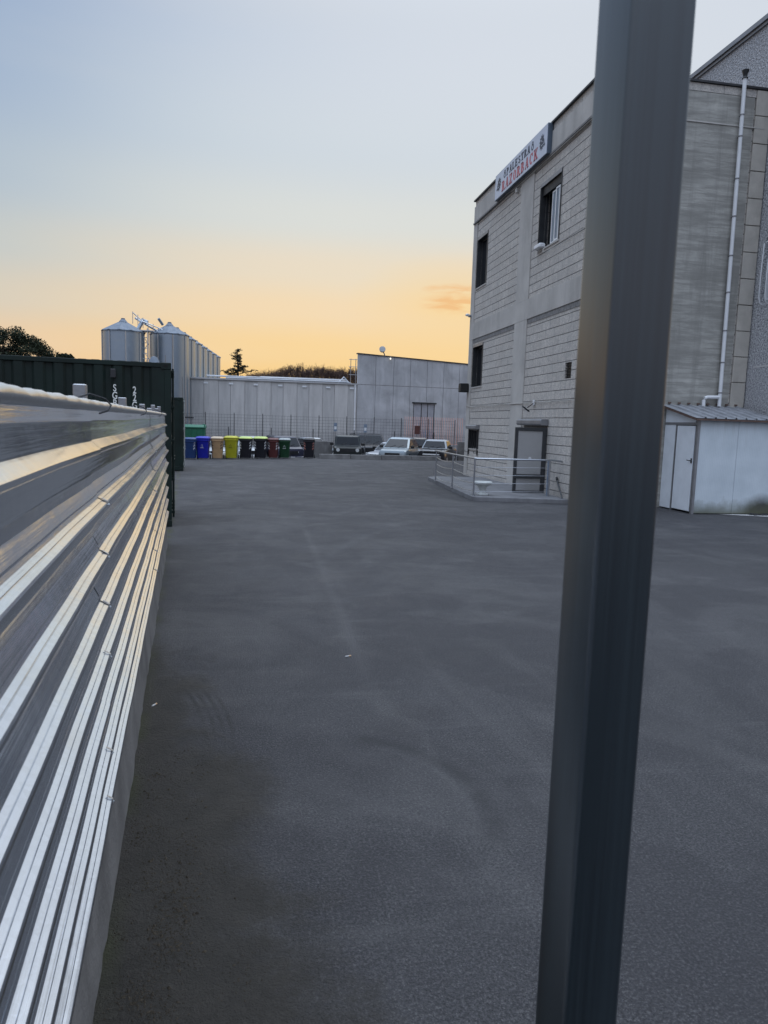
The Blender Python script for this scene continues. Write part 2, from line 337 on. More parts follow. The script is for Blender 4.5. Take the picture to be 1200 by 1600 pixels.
# ------------------------------------------------------------------ mesh helpers
class MB:
    def __init__(s): s.v = []; s.f = []
    def add(s, vs, fs):
        o = len(s.v); s.v += [tuple(p) for p in vs]; s.f += [tuple(i+o for i in f) for f in fs]; return s
    def box(s, x0, x1, y0, y1, z0, z1):
        if x0 > x1: x0, x1 = x1, x0
        if y0 > y1: y0, y1 = y1, y0
        if z0 > z1: z0, z1 = z1, z0
        return s.add([(x0,y0,z0),(x1,y0,z0),(x1,y1,z0),(x0,y1,z0),(x0,y0,z1),(x1,y0,z1),(x1,y1,z1),(x0,y1,z1)],
                     [(0,3,2,1),(4,5,6,7),(0,1,5,4),(1,2,6,5),(2,3,7,6),(3,0,4,7)])
    def bbox(s, x0, x1, y0, y1, z0, z1, b=.01):
        """box with chamfered vertical and horizontal edges"""
        if x0 > x1: x0, x1 = x1, x0
        if y0 > y1: y0, y1 = y1, y0
        b = min(b, (x1-x0)/2.01, (y1-y0)/2.01, (z1-z0)/2.01)
        def ring(i, z): return [(x0+i+b,y0+i,z),(x1-i-b,y0+i,z),(x1-i,y0+i+b,z),(x1-i,y1-i-b,z),(x1-i-b,y1-i,z),(x0+i+b,y1-i,z),(x0+i,y1-i-b,z),(x0+i,y0+i+b,z)]
        return s.loft([ring(b*.9, z0), ring(0, z0+b), ring(0, z1-b), ring(b*.9, z1)])
    def loft(s, rings, caps=True, closed=True):
        n = len(rings[0]); o = len(s.v)
        for r in rings: s.v += [tuple(p) for p in r]
        for i in range(len(rings)-1):
            for j in range(n if closed else n-1):
                k = (j+1) % n; a = o+i*n
                s.f.append((a+j, a+k, a+n+k, a+n+j))
        if caps and closed:
            s.f.append(tuple(o+j for j in reversed(range(n)))); e = o+(len(rings)-1)*n; s.f.append(tuple(e+j for j in range(n)))
        return s
    def tube(s, pts, r, n=8, caps=True):
        pts = [Vector(p) for p in pts]; rs = r if isinstance(r, (list, tuple)) else [r]*len(pts); rings = []
        for i, p in enumerate(pts):
            d = (pts[min(i+1, len(pts)-1)] - pts[max(i-1, 0)]).normalized()
            a = Vector((0, 0, 1)) if abs(d.z) < .9 else Vector((1, 0, 0))
            u = d.cross(a).normalized(); v = d.cross(u)
            rings.append([p + (u*math.cos(2*math.pi*k/n) + v*math.sin(2*math.pi*k/n))*rs[i] for k in range(n)])
        return s.loft(rings, caps)
    def lathe(s, prof, c=(0, 0, 0), n=24, a0=0, a1=2*math.pi):
        """prof: (radius, z) list about a vertical axis at c"""
        rings = [[(c[0]+r*math.cos(2*math.pi*k/n), c[1]+r*math.sin(2*math.pi*k/n), c[2]+z) for k in range(n)] for r, z in prof]
        return s.loft(rings)
    def quad(s, a, b, c, d): return s.add([a, b, c, d], [(0, 1, 2, 3)])
    def prism(s, poly, axis, a, b):
        """extrude a 2-D outline along an axis from a to b"""
        def P(p, t):
            return {'x': (t, p[0], p[1]), 'y': (p[0], t, p[1]), 'z': (p[0], p[1], t)}[axis]
        return s.loft([[P(p, a) for p in poly], [P(p, b) for p in poly]])
    def build(s, name, mat, parent=None, smooth=False, loc=None, bevel=0, autosmooth=None):
        me = bpy.data.meshes.new(name); me.from_pydata(s.v, [], s.f); me.validate(); me.update()
        import bmesh
        bm = bmesh.new(); bm.from_mesh(me); bmesh.ops.recalc_face_normals(bm, faces=bm.faces)
        if smooth:
            for f in bm.faces: f.smooth = True
            lim = R(autosmooth or 35)
            for e in bm.edges:
                if len(e.link_faces) == 2 and e.calc_face_angle(0) > lim: e.smooth = False
        bm.to_mesh(me); bm.free()
        me.materials.append(M[mat] if isinstance(mat, str) else mat)
        o = bpy.data.objects.new(name, me); COL.objects.link(o)
        if parent: o.parent = parent
        if loc: o.location = loc
        if bevel:
            bv = o.modifiers.new('bevel', 'BEVEL'); bv.width = bevel; bv.segments = 2; bv.limit_method = 'ANGLE'
        return o

def tag(o, label=None, cat=None, group=None, kind=None):
    if label: o['label'] = label
    if cat: o['category'] = cat
    if group: o['group'] = group
    if kind: o['kind'] = kind
    return o
def empty(name, loc=(0, 0, 0), rz=0, label=None, cat=None, group=None):
    o = bpy.data.objects.new(name, None); COL.objects.link(o); o.location = loc; o.rotation_euler = (0, 0, rz); o.empty_display_size = .2
    return tag(o, label, cat, group)
def struct(o): o['kind'] = 'structure'; return o
def children(o): return [c for c in bpy.data.objects if c.parent == o]
def copy_tree(o, parent=None):
    c = o.copy(); COL.objects.link(c); c.parent = parent
    for ch in children(o): copy_tree(ch, c)
    return c
def text_obj(name, s, size, mat, parent, mtx, ext=.002, sx=1.0, bold=0.0):
    cu_ = bpy.data.curves.new('t', 'FONT'); cu_.body = s; cu_.size = size; cu_.extrude = ext; cu_.align_x = 'CENTER'; cu_.align_y = 'CENTER'; cu_.offset = bold
    to = bpy.data.objects.new('t', cu_); COL.objects.link(to); bpy.context.view_layer.update()
    me = bpy.data.meshes.new_from_object(to.evaluated_get(bpy.context.evaluated_depsgraph_get()))
    bpy.data.objects.remove(to); me.transform(Matrix.Diagonal((sx, 1, 1, 1))); me.transform(mtx)
    me.materials.clear(); me.materials.append(M[mat] if isinstance(mat, str) else mat)
    o = bpy.data.objects.new(name, me); COL.objects.link(o); o.parent = parent; return o

# ------------------------------------------------------------------ ground: upper yard, step, lower yard
def ground():
    mb = MB()
    Yk = 38.55
    def strip(y0, y1, z0, z1, nx, xs=(-400, 400)):
        a = [xs[0]+(xs[1]-xs[0])*i/nx for i in range(nx+1)]
        for i in range(nx): mb.quad((a[i], y0, z0), (a[i+1], y0, z0), (a[i+1], y1, z1), (a[i], y1, z1))
    strip(-60, Yk, 0, 0, 8); strip(Yk, Yk+.001, 0, -.45, 8); strip(Yk+.001, 1500, -.45, -.45, 8)
    return struct(mb.build('ground', 'asphalt'))
ground()
# low concrete kerb between upper yard and parked cars
kb = MB()
for i in range(4):
    x0 = 3.1+i*1.7; x1 = x0+1.68
    y0 = 37.5+(x0-3.1)*.1; y1 = 37.5+(x1-3.1)*.1
    zt = .25-.012*(i % 2)
    kb.loft([[(x0, y0, -.01), (x0, y0+.32, -.01), (x0, y0+.30, zt), (x0, y0+.05, zt)], [(x1, y1, -.01), (x1, y1+.32, -.01), (x1, y1+.30, zt), (x1, y1+.05, zt)]])
struct(kb.build('kerb', 'kerb_conc', bevel=.02))

# ------------------------------------------------------------------ corrugated steel fence on a concrete foot
FA = math.atan(.0965)                       # fence line swings left going away
def fence():
    root = empty('metal_fence', (-.31, 0, 0), FA, 'long fence of bright galvanised ribbed steel sheets on a rough concrete foot', 'fence')
    s = 1/math.cos(FA)
    def profile(ztop, zbot, first):
        pts = [(-.003, ztop), (.004, ztop-.052)] if ztop > 1.5 else [(.004, ztop)]
        k = 0
        while True:
            zc = first-.188*k
            if zc < zbot+.03: break
            pts += [(.003, zc+.116), (.0048, zc+.106), (.0030, zc+.096)]      # faint stiffener
            if k == 0 and ztop > 1.5: pts += [(.003, zc+.036), (.030, zc+.012), (.033, zc+.008), (.033, zc-.004), (.030, zc-.008), (.004, zc-.022)]
            else: pts += [(.003, zc+.074), (.020, zc+.040), (.0205, zc+.036), (.0185, zc+.032), (.0235, zc+.023), (.036, zc+.0165), (.0365, zc+.0135), (.0385, zc+.0135), (.052, zc+.007), (.0545, zc+.002), (.0545, zc-.008), (.050, zc-.012), (.004, zc-.030)]
            k += 1
        pts.append((.004, zbot)); return pts
    import random as _r
    q = _r.Random(3)
    spans = [(-3.2, -.6), (-.604, 2.654), (2.65, 6.814), (6.81, 11.22)]
    for i, (a, b) in enumerate(spans):
        for j, (zt, zb, first) in enumerate(((1.985, 1.16, 1.822), (1.165, .335, 1.822-.188*4))):
            mb = MB(); base = profile(zt, zb, first); nn = 26
            rings = []
            off = -.024+(.0014 if i % 2 else 0) + (.0016 if j == 0 else 0)
            ph, am = q.uniform(0, 6), q.uniform(.0008, .0020)
            for t_ in range(nn+1):
                y = a+(b-a)*t_/nn
                rings.append([(u+off+am*math.sin(y*3.1+ph+z*4)+.0007*math.sin(y*9+z*11), y*s, z+.0022*math.sin(y*2.3+ph)) for u, z in base])
            mb.loft(rings, caps=False, closed=False)
            o = mb.build('ribbed_sheet', 'zinc', root, smooth=True, autosmooth=14)
            sol = o.modifiers.new('thickness', 'SOLIDIFY'); sol.thickness = .0012; sol.offset = -1; sol.use_rim = False
    # rolled cap along the top edge, a little wavy
    cp = MB(); rings = []
    arcp = [(-.034, -.02), (-.036, .004), (-.028, .016), (-.010, .022), (.006, .021), (.018, .014), (.024, .002), (.025, -.010), (.021, -.022), (.012, -.032), (.002, -.037), (-.006, -.034), (-.02, -.02)]
    for t_ in range(361):
        y = -3.2+14.4*t_/360
        rings.append([(u*.8-.018+.0006*math.sin(y*17), y*s, z*.60+1.988+(.0016*math.sin(y*23)+.0012*math.sin(y*51) if z > 0 else 0)) for u, z in arcp])
    cp.loft(rings); cp.build('cap_rail', 'zinc_dull', root, smooth=True, autosmooth=40)
    # posts behind, their square ends show above the cap
    for y, dz in ((-1.6, .07), (.8, .07), (3.02, .078), (4.92, .076), (7.02, .072), (8.3, .05), (9.2, .10), (10.2, .07), (11.1, .11)):
        mb = MB(); zt = 1.99+dz
        mb.bbox(-.125, -.075, y*s-.02, y*s+.02, 0, zt, .004)
        mb.build('post', 'zinc_dark', root)
    # clips that pinch the sheet laps
    for y in (2.65, 6.81):
        for k in range(9):
            zc = 1.822-.188*k
            if zc < .36: break
            mb = MB(); yy = (y+q.uniform(-.03, .03))*s
            if k in (0, 5): continue
            pr = .031
            mb.box(pr, pr+.002, yy-.006, yy+.006, zc-.010, zc+.004); mb.loft([[(pr-.020, y_, zc+.021), (pr-.020, y_, zc+.023), (pr+.002, y_, zc+.008), (pr+.002, y_, zc+.006)] for y_ in (yy-.006, yy+.006)])
            mb.tube([(pr+.001, yy+.002, zc-.003), (pr+.006, yy+.002, zc-.003)], .003, 6)
            mb.build('clip', 'zinc_dull', root)
    for y in (2.62, 4.9, 7.9, 9.7):
        mb = MB()
        mb.tube([(-.07, y*s, 2.0), (-.02, y*s+.03, 2.022), (.03, y*s+.05, 2.006), (.048, y*s+.045, 1.985), (.040, y*s+.02, 1.965), (.014, y*s, 1.955)], .0035, 6)
        mb.build('tie_wire', 'black', root, smooth=True)
    # concrete foot, uneven edge
    ft = MB(); rings = []
    n = 180
    for i in range(n+1):
        y = -3.2+14.45*i/n; j = q.uniform(-.004, .004)+.003*math.sin(y*2.1)+.002*math.sin(y*7)
        rings.append([(-.16, y*s, -.02), (.012+j, y*s, -.02), (.010+j*.8, y*s, .04+q.uniform(-.01, .01)), (-.004+j*.5, y*s, .20), (-.010+j*.2, y*s, .345+q.uniform(-.004, .004)), (-.16, y*s, .345)])
    ft.loft(rings); ft.build('concrete_foot', 'kerb_conc', root, smooth=True, autosmooth=50)
fence()

# ------------------------------------------------------------------ the near gate post
def mat_post():
    m = NT('grey_green_post_paint')
    st = m.noise(1, 5, m.map((55, 55, .5)), rough=.6); st2 = m.noise(1, 4, m.map((16, 16, 1.5)))
    c = m.mix(m.ramp(st, [(.35, 0.0), (.65, 1.0)]), (.002, .007, .011), (.012, .022, .028))
    c = m.mix(m.ramp(m.noise(1, 5, m.map((140, 140, 2.2)), rough=.7), [(.60, 0.0), (.75, .16)]), c, (.08, .10, .11))
    m.set(color=c, rough=m.math('ADD', m.math('MULTIPLY', st, .16), m.math('ADD', m.math('MULTIPLY', st2, .12), .20)), spec=.5, ior=1.68, coat=.4, coatr=.25)
    m.bump(m.math('ADD', m.math('MULTIPLY', st, .7), st2), .10, .004)
    return m.m
def near_post():
    D = .864; az = R(26.95); a = R(59.4); s_ = .08
    v = Vector((math.sin(az), math.cos(az), 0)); wv = Vector((math.cos(az), -math.sin(az), 0))
    e1 = -math.cos(a)*wv+math.sin(a)*v; e2 = math.sin(a)*wv+math.cos(a)*v
    root = empty('gate_post', tuple(v*D + (e1+e2)*s_/2), math.atan2(e2.y, e2.x), 'dark grey-green square steel post standing upright close in front of everything', 'post')
    h = s_/2; r = .007; mb = MB()
    def ring(z, hh=h, groove=.0012):
        pts = []
        for cx, cy, a0 in ((hh-r, hh-r, 0), (-hh+r, hh-r, 90), (-hh+r, -hh+r, 180), (hh-r, -hh+r, 270)):
            for k in range(6): pts.append((cx+r*math.cos(R(a0+18*k)), cy+r*math.sin(R(a0+18*k)), z))
        return pts
    mb.loft([ring(.012), ring(1.2), ring(2.4), ring(3.6)])
    M['post_paint'] = mat_post()
    mb.build('shaft', 'post_paint', root, smooth=True, autosmooth=30)
    MB().bbox(-.09, .09, -.09, .09, .0, .012, .003).build('base_plate', 'post_paint', root)
    for sx_ in (-1, 1):
        for sy_ in (-1, 1): MB().lathe([(.012, .012), (.012, .02), (.006, .02), (.006, .035)], (sx_*.07, sy_*.07, 0), 6).build('bolt', 'zinc_dull', root)
near_post()

# ------------------------------------------------------------------ shipping containers
def container(x1, y0, h, label, text=True, rods='green', rot=0):
    """20 ft box, long side toward -y, its door end at x = x1"""
    LN, W = 6.06, 2.44
    ra_ = R(rot); root = empty('shipping_container', (x1-LN/2*math.cos(ra_)-W/2*math.sin(ra_), y0-LN/2*math.sin(ra_)+W/2*math.cos(ra_), 0), ra_, label, 'container')
    X0, X1, Y0, Y1 = -LN/2, LN/2, -W/2, W/2
    def side(yp, sgn):
        mb = MB(); xs = []; x = X0+.12; k = 0
        pat = []
        first = x1-LN/2
        xr = X1-.42
        # recesses, pitch .31, counted back from the door end
        pts = [(X1-.10, 0)]
        while xr > X0+.35:
            pts += [(xr+.105, 0), (xr+.06, .036), (xr-.03, .036), (xr-.075, 0)]; xr -= .31
        pts.append((X0+.10, 0))
        mb.loft([[(px, yp-sgn*(.012+dy), z) for px, dy in pts] for z in (.17, h-.09)], caps=False, closed=False)
        o = mb.build('corrugated_side', 'green', root); sol = o.modifiers.new('t', 'SOLIDIFY'); sol.thickness = .003
    side(Y0, -1); side(Y1, 1)
    fr = MB()
    for xx in (X0, X1-.11):
        for yy in (Y0, Y1-.11): fr.bbox(xx, xx+.11, yy, yy+.11, .12, h-.12, .006)
    for yy in (Y0, Y1-.06):
        fr.bbox(X0+.11, X1-.11, yy, yy+.06, h-.085, h-.008, .005); fr.bbox(X0+.11, X1-.11, yy, yy+.06, .03, .17, .005)
    for xx in (X0, X1-.08):
        fr.bbox(xx, xx+.08, Y0+.11, Y1-.11, h-.12, h-.008, .005); fr.bbox(xx, xx+.08, Y0+.11, Y1-.11, .03, .17, .005)
    fr.build('frame', 'green', root)
    for xx in (X0-.003, X1-.17):
        for yy in (Y0-.003, Y1-.157):
            for zz in (0, h-.118):
                mb = MB(); mb.bbox(xx, xx+.173, yy, yy+.16, zz, zz+.118, .008)
                c_ = mb.build('corner_casting', 'green', root)
                ym = yy if yy < 0 else yy+.16
                hb = MB(); hb.prism([(xx+.086+.035*math.cos(R(a)), zz+.059+.025*math.sin(R(a))) for a in range(0, 360, 30)], 'y', ym-.002, ym+.004)
                hb.build('hole', 'void', c_)
    rf = MB(); pts = []
    x = X0+.12
    while x < X1-.2:
        pts += [(x, 0), (x+.03, .02), (x+.15, .02), (x+.18, 0)]; x += .21
    rf.loft([[(px, yy, h-.02+dz) for px, dz in pts] for yy in (Y0+.06, Y1-.06)], caps=False, closed=False); rf.build('roof', 'green', root)
    MB().box(X0+.012, X0+.03, Y0+.11, Y1-.11, .17, h-.12).build('end_wall', 'green', root)
    for s_ in (0, 1):
        ya, yb = (Y0+.115, -.006) if s_ == 0 else (.006, Y1-.115)
        d_ = MB(); d_.box(X1-.06, X1-.02, ya, yb, .175, h-.125)
        for zz in (.5, .95, 1.4, 1.85, 2.25): d_.bbox(X1-.02, X1-.005, ya+.05, yb-.05, zz, zz+.18, .006)
        dr = d_.build('door', 'green', root)
        for f in (.22, .78):
            yr = ya+(yb-ya)*f
            rb = MB(); rb.tube([(X1+.03, yr, .13), (X1+.03, yr, h-.08)], .017, 8)
            for zz in (.2, .8, 1.5, 2.1, h-.16): rb.bbox(X1-.01, X1+.052, yr-.03, yr+.03, zz, zz+.05, .004)
            rb.build('locking_rod', rods, dr)
        hb = MB(); yr = ya+(yb-ya)*.22; hb.bbox(X1+.045, X1+.06, yr, yr+.42, 1.15, 1.19, .004); hb.build('handle', rods, dr)
    if text:
        vb = MB(); vb.bbox(X1-.99, X1-.90, Y0-.035, Y0+.02, h-.30, h-.15, .008); vb.build('vent', 'coping', root)
        def col(px, s, z0):
            for i, ch in enumerate(s):
                if ch == ' ': continue
                mt = Matrix.Translation((px-(x1-LN/2), Y0+.006, z0-.128*i)) @ Matrix.Rotation(R(90), 4, 'X')
                text_obj('lettering', ch, .168, 'letter', root, mt, .003, .72, .003)
        col(-2.46, 'SGBU 30417', 2.41); col(-2.14, '22G1', 2.385)
    return root
M['pale_green_rod'] = simple('weathered_pale_paint', (.38, .40, .38), .5)
container(-1.535, 13.05, 2.885, 'dark green shipping container with white lettering just behind the end of the metal fence', rot=6.4)
container(-2.74, 26.8, 2.66, 'smaller-looking dark green container with pale door rods, beyond the lettered one', False, 'pale_green_rod', 5.2)

# ------------------------------------------------------------------ the three-storey block building
def wall_faces(mb, U, Zs, holes, P):
    """a flat wall split on a grid; cells inside a hole are left out"""
    us = sorted(set(list(U)+[q for h_ in holes for q in h_[:2]])); zs = sorted(set(list(Zs)+[q for h_ in holes for q in h_[2:4]]))
    for i in range(len(us)-1):
        for j in range(len(zs)-1):
            cu_, cz = (us[i]+us[i+1])/2, (zs[j]+zs[j+1])/2
            if any(a < cu_ < b and c_ < cz < d_ for a, b, c_, d_ in holes): continue
            mb.quad(P(us[i], zs[j]), P(us[i+1], zs[j]), P(us[i+1], zs[j+1]), P(us[i], zs[j+1]))
def building():
    root = empty('block_building', (8.06, 17, 0), 0, 'three-storey grey concrete block building with a sign at its roof edge', 'building')
    W, D = 4.45, 10.4; H = 10.45     # local: x 0..W, y 0..D
    holes = [(8.68, 9.88, 7.13, 8.90), (2.25, 3.72, 7.13, 8.92), (8.68, 9.86, 3.44, 4.94), (8.74, 9.86, 1.10, 1.80), (2.32, 4.05, .0, 2.02), (.90, 1.30, 3.29, 3.71)]
    mb = MB()
    P = lambda y, z: (0, y, z)
    wall_faces(mb, (0, D), (0, H), holes, P)
    for a, b, c_, d_ in holes:      # reveals .28 deep
        e = .28
        mb.quad((0, a, c_), (e, a, c_), (e, a, d_), (0, a, d_)); mb.quad((0, b, c_), (0, b, d_), (e, b, d_), (e, b, c_))
        mb.quad((0, a, d_), (e, a, d_), (e, b, d_), (0, b, d_)); mb.quad((0, a, c_), (0, b, c_), (e, b, c_), (e, a, c_))
    mb.quad((W, 0, 0), (W, D, 0), (W, D, H), (W, 0, H)); mb.quad((0, D, 0), (W, D, 0), (W, D, H), (0, D, H)); mb.quad((0, 0, H), (W, 0, H), (W, D, H), (0, D, H))
    mb.quad((0, 0, 0), (W, 0, 0), (W, 0, H), (0, 0, H))
    mb.build('wall', 'block', root)
    iv = MB(); iv.box(.285, .6, .8, D-.4, .02, H-.3); iv.build('interior', 'void', root)
    # smooth cast frame: corner piers, middle pier, floor beams
    fr = MB(); p = -.03
    fr.box(p, 0, 9.98, D+.03, 0, 9.62); fr.box(p, 0, 0-.03, .42, 0, 9.62)
    for z0, z1 in ((0, 5.25), (5.86, 9.62)): fr.box(p, 0, 4.28, 5.36, z0, z1)
    fr.box(p-.002, 0, -.03, D+.03, 5.25, 5.86)
    fr.box(p-.004, 0, -.03, D+.03, 9.64, 10.24)
    fr.build('concrete_frame', 'frame_conc', root, bevel=.006)
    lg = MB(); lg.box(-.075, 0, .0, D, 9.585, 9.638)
    lg.box(-.012, .0, .45, 4.25, 5.10, 5.245); lg.box(-.012, 0, 5.39, 9.95, 5.10, 5.245)  # dark strips paint in the shade under the floor beam
    lg.build('ledge_and_shade_strip', 'grey_shadow_mortar', root)
    cp = MB(); cp.box(-.07, W, -.07, D+.07, H+.001, H+.05); cp.build('roof_coping', 'coping', root)
    # board-marked side wall toward the yard
    sw = MB(); sw.box(-.03, 3.98, -.035, -.001, 0, 9.53); sw.box(-.03, 3.98, -.040, -.001, 9.56, 10.24); sw.build('side_panel', 'board_conc', root)
    ll = MB(); ll.box(-.03, 4.30, -.055, -.002, 9.53, 9.56); ll.build('ledge', 'frame_conc', root)
    tp = MB(); tp.box(-.03, 4.02, -.028, -.001, 10.245, 10.44); tp.build('top_course', 'block', root)
    qn = MB()
    for i in range(16):
        z0 = .02+i*.655; qn.bbox(4.03, 4.43, -.05, -.001, z0, min(z0+.635, 10.43), .008)
    qn.build('quoin_pier', 'tan_block', root)
    # windows
    def window(a, b, c_, d_, kind):
        o = MB(); fx = .16
        for (y0, y1, z0, z1) in ((a+.002, a+.055, c_+.002, d_-.002), (b-.055, b-.002, c_+.002, d_-.002), (a+.055, b-.055, d_-.055, d_-.002), (a+.055, b-.055, c_+.002, c_+.055)):
            o.box(fx, fx+.06, y0, y1, z0, z1)
        wroot = o.build('window', 'dark_frame', root)
        ln = MB(); ln.box(.0, .155, b-.004, b-.0005, c_+.001, d_-.001); ln.box(0, .155, a+.0005, a+.004, c_+.001, d_-.001); ln.box(0, .155, a+.004, b-.004, d_-.004, d_-.0005); ln.build('reveal_lining', 'dark_frame', wroot)
        lt = MB(); lt.box(-.03, .15, a-.04, b+.04, c_-.045, c_-.001); lt.build('sill', 'frame_conc', wroot)
        hd = MB(); hd.box(-.012, -.001, a-.03, b+.03, d_+.001, d_+.10); hd.build('lintel', 'grey_frame', wroot)
        tr = MB(); tr.box(-.02, -.001, a-.035, a-.003, c_, d_+.08); tr.box(-.02, -.001, b+.003, b+.03, c_, d_+.0); tr.build('side_trim', 'coping', wroot)
        if kind == 'open':
            # one leaf swung inwards, two white sashes stand near the right jamb
            for k, (ya, yb, xx) in enumerate(((a+.20, a+.48, .045), (a+.56, a+.84, .095))):
                s_ = MB(); t_ = .045
                s_.box(xx, xx+.04, ya, ya+t_, c_+.06, d_-.28); s_.box(xx, xx+.04, yb-t_, yb, c_+.06, d_-.28)
                s_.box(xx, xx+.04, ya+t_, yb-t_, d_-.28-t_, d_-.28); s_.box(xx, xx+.04, ya+t_, yb-t_, c_+.06, c_+.06+t_)
                sh = s_.build('sash', 'white_frame', wroot)
                MB().box(xx+.015, xx+.02, ya+t_, yb-t_, c_+.06+t_, d_-.28-t_).build('pane', 'dusk_glass', sh)
            sb = MB(); sb.box(.05, .15, a+.01, b-.01, d_-.24, d_-.01); sb.build('shutter_box', 'black', wroot)
        else:
            mid = (a+b)/2
            mu = MB(); mu.box(fx+.001, fx+.055, mid-.03, mid+.03, c_+.056, d_-.056); mu.build('mullion', 'dark_frame', wroot)
            for y0, y1 in ((a+.056, mid-.031), (mid+.031, b-.056)): MB().box(fx+.03, fx+.036, y0, y1, c_+.056, d_-.056).build('pane', 'dark_glass', wroot)
        if kind == 'small':
            bx = MB(); bx.prism([(-.16, 1.86), (-.16, 1.96), (-.12, 2.0), (-.003, 2.0), (-.003, 1.84), (-.10, 1.84)], 'y', a-.10, b+.06)
            v_ = [(y, x, z) for x, y, z in bx.v]
            bx2 = MB(); bx2.loft([[(x, yy, z) for x, z in [(-.16, 1.86), (-.16, 1.96), (-.12, 2.0), (-.003, 2.0), (-.003, 1.84), (-.10, 1.84)]] for yy in (a-.10, b+.06)])
            bx2.build('shutter_box', 'grey_frame', wroot)
            gd = MB()
            for yy in (a-.02, b+.0): gd.box(-.05, -.003, yy, yy+.04, .86, 1.83); gd.tube([(-.04, yy+.02, .95), (-.16, yy+.02, .95), (-.16, yy+.02, 1.03)], .012, 6)
            for k in range(5): gd.tube([(-.03, a+.1+k*(b-a-.2)/4, 1.1), (-.03, a+.1+k*(b-a-.2)/4, 1.8)], .012, 6)
            gd.build('bracket', 'black', wroot)
        return wroot
    for h_, k in zip(holes[:4], ('plain', 'open', 'plain', 'small')): window(*h_, k)
    # doorway
    dw = MB(); a, b = 2.32, 4.05
    for y0, y1, z0, z1 in ((a+.002, a+.07, .0, 2.018), (b-.07, b-.002, .0, 2.018), (a+.07, b-.07, 1.95, 2.018)): dw.box(-.015, .12, y0, y1, z0, z1)
    df = dw.build('door_frame', 'dark_frame', root)
    rb = MB(); rb.loft([[(x, yy, z) for x, z in ((-.003, 2.03), (-.22, 2.03), (-.25, 2.07), (-.25, 2.17), (-.21, 2.21), (-.003, 2.21))] for yy in (2.20, 4.12)])
    rb.build('shutter_box', 'grey_frame', root, bevel=.01)
    # the leaf stands open, square to the wall
    y0 = 2.25; fr2 = MB(); xa, xb = -.955, -.02; t_ = .035
    fr2.box(xa, xa+.085, y0-t_, y0+t_, .12, 1.96); fr2.box(xb-.12, xb, y0-t_, y0+t_, .12, 1.96); fr2.box(xa+.085, xb-.12, y0-t_, y0+t_, 1.86, 1.96); fr2.box(xa+.085, xb-.12, y0-t_, y0+t_, .12, .17)
    dl = fr2.build('door', 'dark_frame', root, bevel=.004)
    MB().box(xa+.087, xb-.122, y0-.012, y0+.012, .172, 1.858).build('panel', 'satin_panel', dl)
    pb = MB(); pb.bbox(xa+.02, xb-.13, y0-.085, y0-.037, .52, .64, .01); pb.build('push_bar', 'dark_frame', dl)
    sg = MB(); sg.prism([(xa+.47+.045*math.cos(R(q)), 1.09+.045*math.sin(R(q))) for q in range(0, 360, 20)], 'y', y0-.016, y0-.0125); sg.build('round_sticker', 'white_frame', dl)
    # vent opening further right
    vv = MB(); vv.box(.06, .10, .905, 1.295, 3.295, 3.705)
    vt = vv.build('vent', 'black', root)
    lv = MB()
    for k in range(5): lv.box(.02, .06, .91, 1.29, 3.33+k*.075, 3.345+k*.075)
    lv.build('louvre', 'black', vt)
    return root
M['grey_shadow_mortar'] = simple('rough_mortar_and_shade', (.20, .195, .19), .9, var=.3, scale=9, bump=.6, bscale=30)  # ledge and seams, also the painted shade strips under the beam
M['tan_block'] = mat_concrete('tan_block', (.47, .44, .39), var=.12, stain=.25, scale=3)
M['dusk_glass'] = simple('window_glass', (.10, .13, .18), .08, spec=.8)
M['satin_panel'] = simple('satin_aluminium_panel', (.42, .42, .42), .38, metal=.4, var=.05, scale=1)
building()

